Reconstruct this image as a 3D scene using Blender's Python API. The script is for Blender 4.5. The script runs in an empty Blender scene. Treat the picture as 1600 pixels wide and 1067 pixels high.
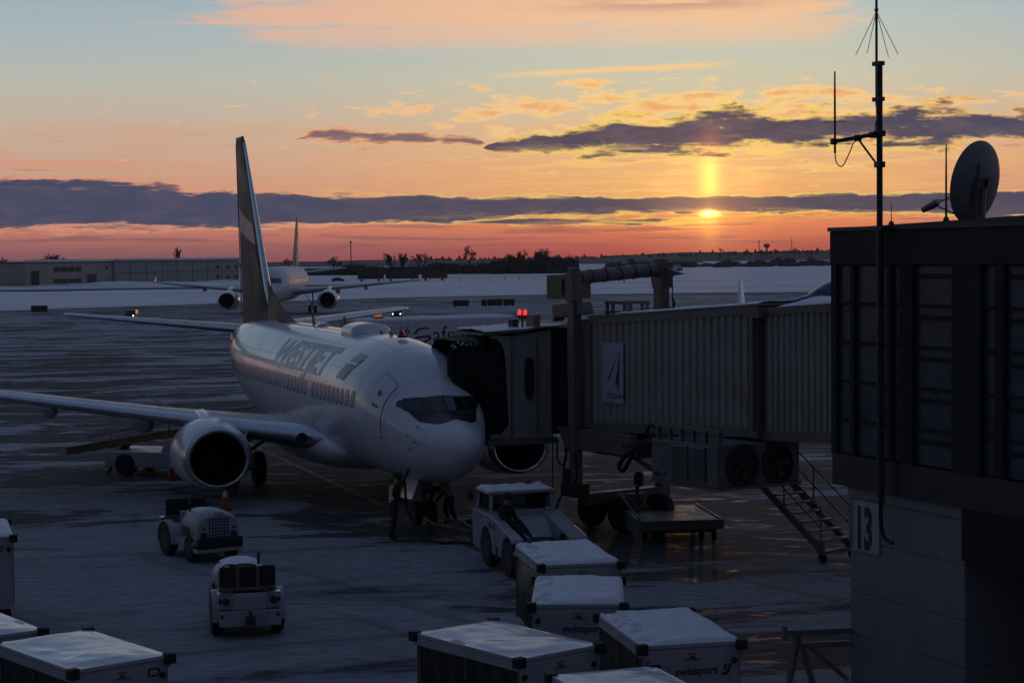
import bpy, bmesh, math, random
from mathutils import Vector, Matrix
R = math.radians
rnd = random.Random(7)
scene = bpy.context.scene
COL = scene.collection

# ------------------------------------------------------------------ camera
cam_d = bpy.data.cameras.new('camera'); cam = bpy.data.objects.new('camera', cam_d); COL.objects.link(cam)
PITCH, ROLL = 0.04545, 0.00999
cam_d.sensor_width = 36.0; cam_d.lens = 36.0 * 2878.8 / 1600.0
cam_d.clip_start = 0.1; cam_d.clip_end = 20000
_f = Vector((0, math.cos(PITCH), -math.sin(PITCH))); _u = Vector((0, math.sin(PITCH), math.cos(PITCH))); _r = Vector((1, 0, 0))
c_, s_ = math.cos(ROLL), math.sin(ROLL)
right = c_ * _r - s_ * _u; up = s_ * _r + c_ * _u
cam.matrix_world = Matrix(((right.x, up.x, -_f.x, 0), (right.y, up.y, -_f.y, 0), (right.z, up.z, -_f.z, 7.52), (0, 0, 0, 1)))
scene.camera = cam

# ------------------------------------------------------------------ exposure
scene.view_settings.view_transform = 'Standard'
scene.view_settings.look = 'None'
scene.view_settings.exposure = 0.0
scene.view_settings.gamma = 1.0
scene.view_settings.use_curve_mapping = False
scene.cycles.max_bounces = 6
scene.cycles.use_denoising = True

def lin(r, g, b):
    f = lambda c: (c / 12.92 if c <= 0.04045 else ((c + 0.055) / 1.055) ** 2.4)
    return (f(r / 255), f(g / 255), f(b / 255), 1)

# ------------------------------------------------------------------ small node language
class X:
    """a socket or number with arithmetic that builds Math nodes"""
    def __init__(self, nt, s): self.nt, self.s = nt, s
    def _b(self, op, o, c=None, rev=False):
        n = self.nt.nodes.new('ShaderNodeMath'); n.operation = op
        a, b = (o, self) if rev else (self, o)
        for i, v in enumerate((a, b, c)):
            if v is None: continue
            if isinstance(v, X): self.nt.links.new(v.s, n.inputs[i])
            else: n.inputs[i].default_value = v
        return X(self.nt, n.outputs[0])
    def __add__(s, o): return s._b('ADD', o)
    def __radd__(s, o): return s._b('ADD', o)
    def __sub__(s, o): return s._b('SUBTRACT', o)
    def __rsub__(s, o): return s._b('SUBTRACT', o, rev=True)
    def __mul__(s, o): return s._b('MULTIPLY', o)
    def __rmul__(s, o): return s._b('MULTIPLY', o)
    def __truediv__(s, o): return s._b('DIVIDE', o)
    def __rtruediv__(s, o): return s._b('DIVIDE', o, rev=True)
    def __neg__(s): return s._b('MULTIPLY', -1.0)
    def abs(s): return s._b('ABSOLUTE', None)
    def exp(s): return s._b('EXPONENT', None)
    def sin(s): return s._b('SINE', None)
    def min(s, o): return s._b('MINIMUM', o)
    def max(s, o): return s._b('MAXIMUM', o)
    def pow(s, o): return s._b('POWER', o)
    def fract(s): return s._b('FRACT', None)
    def asin(s): return s._b('ARCSINE', None)
    def atan2(s, o): return s._b('ARCTAN2', o)
    def ss(s, a, b):          # smoothstep a->b
        n = s.nt.nodes.new('ShaderNodeMapRange'); n.interpolation_type = 'SMOOTHSTEP'
        if a > b:
            n.inputs['From Min'].default_value = b; n.inputs['From Max'].default_value = a
            n.inputs['To Min'].default_value = 1; n.inputs['To Max'].default_value = 0
        else:
            n.inputs['From Min'].default_value = a; n.inputs['From Max'].default_value = b
        s.nt.links.new(s.s, n.inputs['Value']); return X(s.nt, n.outputs['Result'])
    def gauss(s, c, w):
        d = (s - c) / w
        return (-(d * d)).exp()
    def pl(s, pts):           # piecewise linear curve through the points
        xs = [p[0] for p in pts]; ys = [p[1] for p in pts]
        lo, hi = min(ys), max(ys); sp = (hi - lo) or 1.0
        t = (s - xs[0]) / (xs[-1] - xs[0])
        n = s.nt.nodes.new('ShaderNodeValToRGB'); n.color_ramp.interpolation = 'LINEAR'
        cr = n.color_ramp
        while len(cr.elements) < len(pts): cr.elements.new(0.5)
        for e, (x, y) in zip(cr.elements, pts): e.position = (x - xs[0]) / (xs[-1] - xs[0])
        for e, (x, y) in zip(cr.elements, pts):
            v = (y - lo) / sp; e.color = (v, v, v, 1)
        s.nt.links.new(t.s, n.inputs[0])
        return X(s.nt, n.outputs[0]) * sp + lo
def noise(nt, vx, vy, vz=0.0, detail=4, rough=0.55, dist=0.0):
    cv = nt.nodes.new('ShaderNodeCombineXYZ')
    for i, v in enumerate((vx, vy, vz)):
        if isinstance(v, X): nt.links.new(v.s, cv.inputs[i])
        else: cv.inputs[i].default_value = v
    n = nt.nodes.new('ShaderNodeTexNoise'); n.inputs['Scale'].default_value = 1
    n.inputs['Detail'].default_value = detail; n.inputs['Roughness'].default_value = rough
    n.inputs['Distortion'].default_value = dist
    nt.links.new(cv.outputs[0], n.inputs['Vector']); return X(nt, n.outputs['Fac'])
def mixc(nt, f, a, b, mode='MIX'):
    n = nt.nodes.new('ShaderNodeMix'); n.data_type = 'RGBA'; n.blend_type = mode; n.clamp_factor = True
    for k, v in ((0, f), (6, a), (7, b)):
        if isinstance(v, X): nt.links.new(v.s, n.inputs[k])
        elif hasattr(v, 'is_linked'): nt.links.new(v, n.inputs[k])
        else: n.inputs[k].default_value = v
    return n.outputs[2]

# ------------------------------------------------------------------ sky
SUN_AZ, SUN_EL = 6.11, 1.27
world = bpy.data.worlds.new('World'); scene.world = world; world.use_nodes = True
nt = world.node_tree; nt.nodes.clear()
tc = nt.nodes.new('ShaderNodeTexCoord'); sep = nt.nodes.new('ShaderNodeSeparateXYZ')
nt.links.new(tc.outputs['Generated'], sep.inputs[0])
dx, dy, dz = (X(nt, sep.outputs[i]) for i in range(3))
EL = dz.max(-1.0).min(1.0).asin() * (180 / math.pi)
AZ = dx.atan2(dy) * (180 / math.pi)
DAZ = (AZ - SUN_AZ).abs()
DAZ = DAZ.min(360.0 - DAZ)
g = lambda e: (e + 2.0) / (e + 10.0)
GEL = (EL.max(-1.9) + 2.0) / (EL.max(-1.9) + 10.0)
def ramp(stops):
    n = nt.nodes.new('ShaderNodeValToRGB'); cr = n.color_ramp
    while len(cr.elements) < len(stops): cr.elements.new(0.5)
    for e, (el, c) in zip(cr.elements, stops): e.position = g(el)
    for e, (el, c) in zip(cr.elements, stops): e.color = lin(*c)
    nt.links.new(GEL.s, n.inputs[0]); return n.outputs[0]
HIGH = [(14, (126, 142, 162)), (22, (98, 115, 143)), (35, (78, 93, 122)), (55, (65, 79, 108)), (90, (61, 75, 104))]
far = ramp([(-1, (110, 72, 78)), (0, (136, 86, 92)), (.5, (168, 106, 100)), (1, (198, 126, 108)), (2, (203, 148, 128)), (3, (203, 164, 142)),
            (4, (198, 174, 154)), (5.5, (184, 185, 175)), (7, (168, 181, 185)), (9, (146, 170, 188))] + HIGH)
near = ramp([(-1, (120, 62, 62)), (0, (180, 82, 70)), (.5, (208, 108, 82)), (1, (234, 136, 84)), (2, (240, 174, 108)), (3, (238, 182, 124)),
             (4, (228, 192, 146)), (5.5, (208, 200, 172)), (7, (192, 199, 190)), (9, (170, 189, 198))] + HIGH)
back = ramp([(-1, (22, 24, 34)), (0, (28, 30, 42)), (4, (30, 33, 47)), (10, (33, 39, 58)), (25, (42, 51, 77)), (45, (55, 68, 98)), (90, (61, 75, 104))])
wN = (-(DAZ * DAZ) / 105.0).exp()
clear = mixc(nt, wN, far, near)
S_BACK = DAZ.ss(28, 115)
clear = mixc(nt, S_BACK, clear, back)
# the physical sky, as the blue of the upper dome
ns = nt.nodes.new('ShaderNodeTexSky'); ns.sky_type = 'NISHITA'; ns.sun_disc = False
ns.sun_elevation = R(SUN_EL); ns.sun_rotation = R(SUN_AZ); ns.altitude = 100; ns.dust_density = 2.0
nscl = nt.nodes.new('ShaderNodeVectorMath'); nscl.operation = 'SCALE'; nt.links.new(ns.outputs[0], nscl.inputs[0])
nt.links.new((EL.ss(10, 30) * 0.05).s, nscl.inputs['Scale'])
clear = mixc(nt, 1.0, clear, nscl.outputs[0], 'ADD')

def cloud(base, alpha, c): return mixc(nt, alpha, base, c)
nearc = wN * (1.0 - S_BACK)
w1 = noise(nt, AZ * .30, EL * 1.6, 3.1, 4) - 0.5
w2 = noise(nt, AZ * 1.1, EL * 5.0, 7.7, 4) - 0.5
w3 = noise(nt, AZ * 1.5, EL * 2.6, 1.3, 6, .62) - 0.5
# high peach wisps
hi_n = noise(nt, AZ * .16 + EL * .45, EL * 2.6 - AZ * .05, 11.0, 6, .6, .4)
hi_w = AZ.pl([(-40, .25), (-16, .02), (-10, .12), (-7, .85), (-2, 1.0), (3, 1.0), (9, .9), (11.5, .25), (14, .0), (40, .25)])
hi_c = EL.pl([(0, 0), (6.25, 0), (6.75, .72), (7.4, 1), (8.6, .9), (11, 0), (12, 0)])
hi_s = noise(nt, AZ * .5 + EL * .6, EL * 5.0, 17.0, 6, .62, .5)
hi_a = (hi_n * .72 + hi_s * .34 + hi_w * .30 - .612).ss(0.0, .19) * hi_c
sky = cloud(clear, hi_a * .88, mixc(nt, nearc, lin(230, 178, 152), lin(250, 196, 146)))
pk = (noise(nt, AZ * .11, EL * 1.9 + AZ * .02, 15.0, 5, .6, .3) - .46).ss(0, .2) * EL.pl([(0, 0), (1.9, 0), (2.3, 1), (3.6, .9), (4.4, .0), (12, 0)])
sky = cloud(sky, pk * .62, mixc(nt, nearc, lin(214, 150, 122), lin(250, 178, 108)))
sc = (noise(nt, AZ * .8, EL * 3.6, 33.0, 5, .6) - .62).ss(0, .09) * EL.pl([(0, 0), (3.9, 0), (4.2, 1), (5.4, 1), (5.8, 0), (12, 0)])
sky = cloud(sky, sc * .8, mixc(nt, nearc, lin(232, 180, 146), lin(252, 206, 140)))
hi_d = (noise(nt, AZ * .22, EL * 2.6, 5.0, 4) - .40).ss(.0, .2) * AZ.gauss(5.0, 3.2) * EL.gauss(7.72, .22)
sky = cloud(sky, hi_d * .8, lin(196, 142, 128))
# thin bright streak and small flecks under it
st = EL + w2 * .16 - AZ * .035
sky = cloud(sky, st.gauss(5.62, .085) * AZ.ss(-1.2, 1.5) * AZ.ss(7.6, 5.5) * .85, lin(253, 205, 138))
WAZ = AZ + (noise(nt, AZ * .9, EL * 2.2, 81.0, 3) - .5) * .8
WEL = EL + (noise(nt, AZ * .8, EL * 3.0, 83.0, 3) - .5) * .22
fl_n = noise(nt, WAZ * .62, WEL * 2.5, 21.0, 8, .62)
fl_w = AZ.pl([(-60, .25), (-14, .20), (-8, .34), (-4, .52), (-1, .72), (2, .95), (6, 1.0), (10, .95), (13, .6), (16, .35), (60, .25)])
fl_c = EL.pl([(0, 0), (3.3, .25), (3.9, .75), (4.5, 1.0), (4.95, .95), (5.3, .45), (5.7, .15), (6.2, 0), (12, 0)])
fl_d = fl_n - .5 + fl_w * fl_c * .26 - .155
sky = cloud(sky, fl_d.ss(.0, .10) * fl_c.ss(0.0, .25) * .92, mixc(nt, fl_d.ss(.05, .24), mixc(nt, nearc, lin(236, 184, 148), lin(255, 212, 136)), mixc(nt, nearc, lin(222, 160, 132), lin(240, 172, 104))))
# generic thin cloud round the rest of the horizon
# dark cumulus bank, right
def band(base, top, bot, amp, scl, soft, rim_col, dark_col, a_max=1.0, dark_at=.22, lite=.25, sx=.55, sy=2.1, seed=0.0):
    """a bank of cloud between two elevation curves, broken up by noise: thin parts take the rim colour, thick parts the dark one"""
    half = (top - bot) * .5
    cov = (half - (WEL - (top + bot) * .5).abs()) / half.max(.12)
    n = noise(nt, WAZ * sx, WEL * sy, 90.0 + seed, 8, .62)
    d = cov.max(-3.0) * scl + (n - .5) * amp
    a = d.ss(0.0, soft)
    dk = d.ss(soft * .55, dark_at)
    col = mixc(nt, dk, rim_col, dark_col)
    col = mixc(nt, (noise(nt, AZ * .7, EL * 2.6, 41.0, 6, .62) - .5).ss(-.10, .2) * lite * dk, col, lin(142, 116, 116))
    return cloud(base, a * a_max, col), a
rim = mixc(nt, nearc, lin(222, 150, 122), lin(255, 212, 110))
dark = mixc(nt, nearc, lin(68, 73, 97), lin(90, 78, 90))
dark = mixc(nt, S_BACK, dark, lin(46, 52, 76))
AM = AZ - 0.0
sm_top = AZ.pl([(-60, 3.0), (-7.2, 3.3), (-6.2, 3.92), (-5, 4.05), (-3.8, 3.95), (-2.5, 3.85), (-1.0, 3.7), (-.6, 3.3), (60, 3.0)])
sm_bot = AZ.pl([(-60, 3.6), (-7.2, 3.75), (-6.2, 3.72), (-3.8, 3.62), (-2.2, 3.45), (-.9, 3.5), (-.5, 3.7), (60, 3.6)])
sky, _ = band(sky, sm_top + .10, sm_bot - .08, 1.05, .26, .13, mixc(nt, .5, rim, lin(240, 172, 136)), mixc(nt, .35, dark, lin(170, 120, 112)), .92, .26, .25, .6, 2.6, 3.0)
cu_top = AZ.pl([(-60, 2.8), (-.8, 3.2), (-.1, 3.75), (1.6, 3.95), (2.6, 3.9), (4, 4.25), (6, 4.42), (9, 4.36), (12, 4.40), (16, 4.30), (22, 4.35), (40, 3.9), (60, 4.1)])
cu_bot = AZ.pl([(-60, 3.8), (-.8, 3.5), (-.1, 3.28), (2.2, 3.18), (3.2, 3.22), (5, 3.02), (7, 3.08), (9, 3.28), (16, 3.30), (22, 3.4), (40, 3.6), (60, 3.5)])
sky, cu_a = band(sky, cu_top + .20, cu_bot - .16, 1.35, .40, .13, rim, dark, 1.0, .26, .30, .5, 2.0, 0.0)
# main slate bank
mb_top = AZ.pl([(-90, 2.4), (-40, 2.9), (-22, 2.66), (-16, 2.64), (-12, 2.48), (-8.5, 2.16), (-3.5, 1.98), (0, 1.92), (6, 1.84), (10, 1.82), (16, 1.92), (30, 1.7), (60, 2.2), (90, 2.0)])
mb_bot = AZ.pl([(-90, 1.2), (-40, .72), (-16, .84), (-9, .90), (-3.5, 1.0), (-1, 1.16), (1, 1.26), (4, 1.30), (10, 1.26), (13, 1.10), (16, .98), (30, 1.0), (60, 1.3), (90, 1.1)])
sky, mb_a = band(sky, mb_top + .03, mb_bot - .02, .62, .42, .07, rim, dark, 1.0, .13, .14, .45, 3.2, 6.0)
s2_c = AZ.pl([(-40, 0), (-2, 0), (0, 1), (4.2, 1), (5.2, 0), (40, 0)])
sky, _ = band(sky, 1.12 + s2_c * .10, 1.12 - s2_c * .16, .9, .30, .08, rim, dark, .95, .16, .1, .5, 4.5, 9.0)
# small dark strips and glowing lines under the bank
lo_n = noise(nt, AZ * .28, EL * 5.5, 2.0, 5, .55)
lo_c = EL.pl([(-2, 0), (.1, .0), (.35, .9), (.8, 1.0), (1.1, .8), (1.35, 0), (12, 0)])
lo_a = (lo_n - .50).ss(.0, .12) * lo_c
sky = cloud(sky, lo_a * .60, mixc(nt, nearc, lin(122, 86, 94), lin(150, 88, 88)))
gl = (noise(nt, AZ * .30, EL * 7.0, 9.0, 5, .6) - .54).ss(.0, .07) * EL.gauss(1.02, .24) * AZ.gauss(6.0, 4.2)
sky = cloud(sky, gl * .95, lin(255, 196, 92))
hz = EL.ss(.55, .0) * (.35 + .4 * noise(nt, AZ * .12, EL * 3.0, 4.0, 3))
sky = cloud(sky, hz * (1.0 - S_BACK) * .8, mixc(nt, nearc, lin(140, 84, 90), lin(196, 80, 64)))
s3 = (noise(nt, AZ * .45, EL * 5.0, 51.0, 6, .62, .3) - .47).ss(.0, .10) * EL.pl([(0, 0), (1.75, 0), (2.0, .8), (2.35, .35), (2.7, .9), (3.2, 1), (3.5, 0), (12, 0)]) * AZ.gauss(6.5, 6.5)
sky = cloud(sky, s3 * .8, lin(255, 208, 118))
s4 = (noise(nt, AZ * .40, EL * 4.2, 61.0, 6, .62, .3) - .60).ss(.0, .10) * EL.pl([(0, 0), (1.9, 0), (2.2, .8), (3.4, 1), (3.9, 0), (12, 0)])
sky = cloud(sky, s4 * .55, mixc(nt, nearc, lin(176, 124, 116), lin(206, 134, 98)))
s5 = (noise(nt, AZ * .9, EL * 7.5, 71.0, 6, .64, .3) - .49).ss(.0, .06) * EL.gauss(1.24, .15) * AZ.gauss(5.5, 5.0)
sky = cloud(sky, s5 * .9, lin(255, 200, 92))
# sun: glow, light pillar in the ice haze, flattened disc behind the cloud edge
def add(base, fac, c):
    v = nt.nodes.new('ShaderNodeVectorMath'); v.operation = 'SCALE'; v.inputs[0].default_value = c[:3]
    nt.links.new(fac.s, v.inputs['Scale']); return mixc(nt, 1.0, base, v.outputs[0], 'ADD')
r2 = ((AZ - SUN_AZ) * (AZ - SUN_AZ) + (EL - SUN_EL) * (EL - SUN_EL))
sky = add(sky, (-r2 / 3.2).exp() * .22, (1.0, .42, .10))
core = (1.0 - mb_a * .72) * (1.0 - cu_a * .80)
pil = AZ.gauss(SUN_AZ + .04, .30) * EL.pl([(0, .02), (.4, .10), (.75, .34), (1.1, .40), (1.7, .40), (1.95, .85), (2.2, 1.0), (2.5, .88), (2.8, .55), (3.2, .32), (3.8, .12), (4.6, 0), (12, 0)])
sky = add(sky, AZ.gauss(SUN_AZ, 1.5) * EL.gauss(2.2, .75) * core * .14, (1.0, .50, .08))
sky = add(sky, pil * core * .85, (1.0, .56, .05))
sky = add(sky, AZ.gauss(SUN_AZ + .04, .40) * EL.gauss(2.9, .75) * .28, (1.0, .20, .05))
sky = add(sky, AZ.gauss(SUN_AZ + .02, .21) * (EL + w2 * .05).gauss(SUN_EL + .03, .085) * 3.2, (1.0, .70, .20))
sky = add(sky, AZ.gauss(SUN_AZ, .55) * EL.gauss(SUN_EL - .04, .26) * .55, (1.0, .34, .03))
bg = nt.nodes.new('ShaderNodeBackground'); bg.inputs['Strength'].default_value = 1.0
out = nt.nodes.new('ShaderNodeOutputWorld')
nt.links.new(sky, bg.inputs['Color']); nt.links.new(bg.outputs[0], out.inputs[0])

# ------------------------------------------------------------------ sun lamp, low in the west and half behind cloud
sd = bpy.data.lights.new('sun', 'SUN'); sd.energy = 0.04; sd.angle = R(0.5); sd.color = (1.0, .52, .22)
sun = bpy.data.objects.new('sun', sd); COL.objects.link(sun)
sv = Vector((math.sin(R(SUN_AZ)) * math.cos(R(SUN_EL)), math.cos(R(SUN_AZ)) * math.cos(R(SUN_EL)), math.sin(R(SUN_EL))))
sun.rotation_euler = sv.to_track_quat('Z', 'Y').to_euler()

# ------------------------------------------------------------------ materials
MATS = {}
def mat(name, c, rough=.5, metal=0.0, var=.12, vs=2.0, bump=0.0, bs=20.0, coat=0.0, emit=None, es=0.0, spec=.5, dirt=None, ds=.6):
    if name in MATS: return MATS[name]
    m = bpy.data.materials.new(name); m.use_nodes = True; t = m.node_tree
    b = t.nodes['Principled BSDF']
    co = t.nodes.new('ShaderNodeTexCoord'); nz = t.nodes.new('ShaderNodeTexNoise')
    nz.inputs['Scale'].default_value = vs; nz.inputs['Detail'].default_value = 5
    t.links.new(co.outputs['Object'], nz.inputs['Vector'])
    fac = X(t, nz.outputs['Fac']).ss(.3, .7)
    hi = [min(1, v * (1 + var)) for v in c[:3]] + [1]; lo = [v * (1 - var) for v in c[:3]] + [1]
    colr = mixc(t, fac, lo, hi)
    if dirt:
        n2 = t.nodes.new('ShaderNodeTexNoise'); n2.inputs['Scale'].default_value = ds; n2.inputs['Detail'].default_value = 7
        n2.inputs['Roughness'].default_value = .65
        t.links.new(co.outputs['Object'], n2.inputs['Vector'])
        colr = mixc(t, X(t, n2.outputs['Fac']).ss(.48, .72) * dirt[3], colr, list(dirt[:3]) + [1])
    t.links.new(colr, b.inputs['Base Color'])
    t.links.new((rough + (fac - .5) * (rough * .35)).s, b.inputs['Roughness'])
    b.inputs['Metallic'].default_value = metal; b.inputs['Coat Weight'].default_value = coat
    b.inputs['Specular IOR Level'].default_value = spec
    if bump:
        nb = t.nodes.new('ShaderNodeTexNoise'); nb.inputs['Scale'].default_value = bs; nb.inputs['Detail'].default_value = 4
        t.links.new(co.outputs['Object'], nb.inputs['Vector'])
        bm_ = t.nodes.new('ShaderNodeBump'); bm_.inputs['Strength'].default_value = bump; bm_.inputs['Distance'].default_value = .05
        t.links.new(nb.outputs['Fac'], bm_.inputs['Height']); t.links.new(bm_.outputs[0], b.inputs['Normal'])
    if emit:
        b.inputs['Emission Color'].default_value = emit; b.inputs['Emission Strength'].default_value = es
    MATS[name] = m; return m
WHITE = mat('white_paint', (.72, .73, .75), .28, var=.04, vs=.8, coat=.3, dirt=(.45, .45, .46, .35))
FUSE = mat('fuselage_paint', (.74, .75, .77), .24, var=.03, vs=.35, coat=.25, dirt=(.60, .61, .63, .5), ds=.35)
GREYP = mat('grey_paint', (.42, .43, .45), .35, var=.06, dirt=(.25, .25, .26, .4))
TEXTG = mat('title_grey', (.43, .45, .48), .35, var=.08)
TEXTD = mat('title_dark', (.09, .11, .14), .35, var=.08)
NAVY = mat('navy_paint', (.03, .038, .05), .5, var=.15, vs=.6, spec=.2)
TEAL = mat('teal_paint', (.030, .041, .050), .5, var=.25, vs=.5, spec=.22)
ALU = mat('bare_aluminium', (.62, .64, .67), .26, 1.0, var=.06, bump=.03, bs=3)
STEEL = mat('dull_steel', (.24, .245, .26), .45, .85, var=.12, bump=.04)
DARKM = mat('dark_metal', (.045, .047, .052), .45, .3, var=.2)
BLACK = mat('black_rubber', (.018, .018, .02), .75, var=.2, vs=6, bump=.15, bs=40)
GLASS = mat('dark_glass', (.012, .015, .02), .08, var=.1, coat=.6)
BLIND = mat('window_blind', (.42, .40, .40), .4, var=.08)
BELLOW = mat('canopy_fabric', (.02, .021, .022), .8, var=.3, vs=3, bump=.3, bs=8)
TUNNEL = mat('tunnel_paint', (.33, .30, .26), .5, var=.08, vs=.7, dirt=(.16, .145, .13, .6), ds=.9)
CAB = mat('cab_paint', (.31, .29, .265), .5, var=.08, vs=.7, dirt=(.18, .17, .16, .5), ds=1.1)
FRAME = mat('frame_steel_paint', (.19, .172, .15), .5, .2, var=.12, dirt=(.10, .08, .06, .5), ds=2.0)
CURT = mat('curtain_vinyl', (.022, .021, .021), .55, var=.3, vs=4, bump=.3, bs=6)
CART = mat('cart_panel', (.40, .40, .41), .5, var=.08, vs=1.0, bump=.10, bs=2.2, dirt=(.22, .21, .20, .5), ds=1.6)
CARTROOF = mat('cart_roof_tarp', (.66, .69, .72), .20, var=.08, vs=.8, bump=.06, bs=4)
YELLOW = mat('dull_yellow', (.17, .125, .035), .55, var=.2, dirt=(.08, .07, .05, .6))
ORANGE = mat('cone_orange', (.40, .055, .018), .5, var=.1)
HIVIS = mat('hivis_vest', (.30, .42, .04), .6, var=.1)
CLOTH = mat('dark_workwear', (.022, .024, .032), .85, var=.25, vs=5, bump=.25, bs=14)
SKIN = mat('skin', (.42, .27, .20), .55, var=.06)
CONC = mat('pillar_concrete', (.22, .22, .225), .75, var=.10, vs=1.2, bump=.12, bs=14, dirt=(.19, .19, .195, .6), ds=.7)
BWALL = mat('terminal_cladding', (.026, .030, .038), .75, 0, spec=.2, var=.15, vs=.9, dirt=(.03, .03, .034, .5))
FASC = mat('fascia_metal', (.045, .038, .033), .7, 0, spec=.2, var=.12, vs=1.2)
ROOFM = mat('roof_membrane', (.10, .10, .105), .8, var=.2, bump=.2)
BGLASS = mat('terminal_glass', (.045, .062, .082), .30, var=.18, spec=.4)
SNOW = mat('settled_snow', (.74, .76, .80), .65, var=.06, vs=2, bump=.12, bs=5)
REDL = mat('red_lamp', (.5, .02, .02), .3, emit=(1, .03, .02, 1), es=1.7)
REDDIM = mat('red_beacon_glass', (.42, .035, .015), .25)
AMBER = mat('amber_lamp', (.7, .16, .02), .3, emit=(1, .22, .03, 1), es=.35)
HEADL = mat('headlight_on', (.9, .9, .9), .3, emit=(1, .95, .85, 1), es=4.0)
BLUEP = mat('blue_paint', (.05, .075, .20), .3, var=.05, coat=.4)
HANG = mat('hangar_cladding', (.40, .35, .29), .7, var=.10, vs=.15)
HANGD = mat('hangar_dark', (.035, .035, .04), .6, var=.2)
BARK = mat('winter_bark', (.035, .028, .026), .9, var=.3)
WOODS = mat('winter_woods', (.028, .024, .024), .95, var=.35, vs=.05)
SIGNK = mat('sign_black', (.02, .018, .015), .5, var=.2)
SIGNW = mat('sign_white', (.62, .62, .62), .5, var=.05)
FANB = mat('fan_titanium', (.10, .10, .11), .35, .9, var=.1)
REDBOX = mat('maroon_trailer', (.075, .028, .026), .6, var=.2)
SEAT = mat('seat_vinyl', (.02, .02, .02), .6, var=.2)

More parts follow.
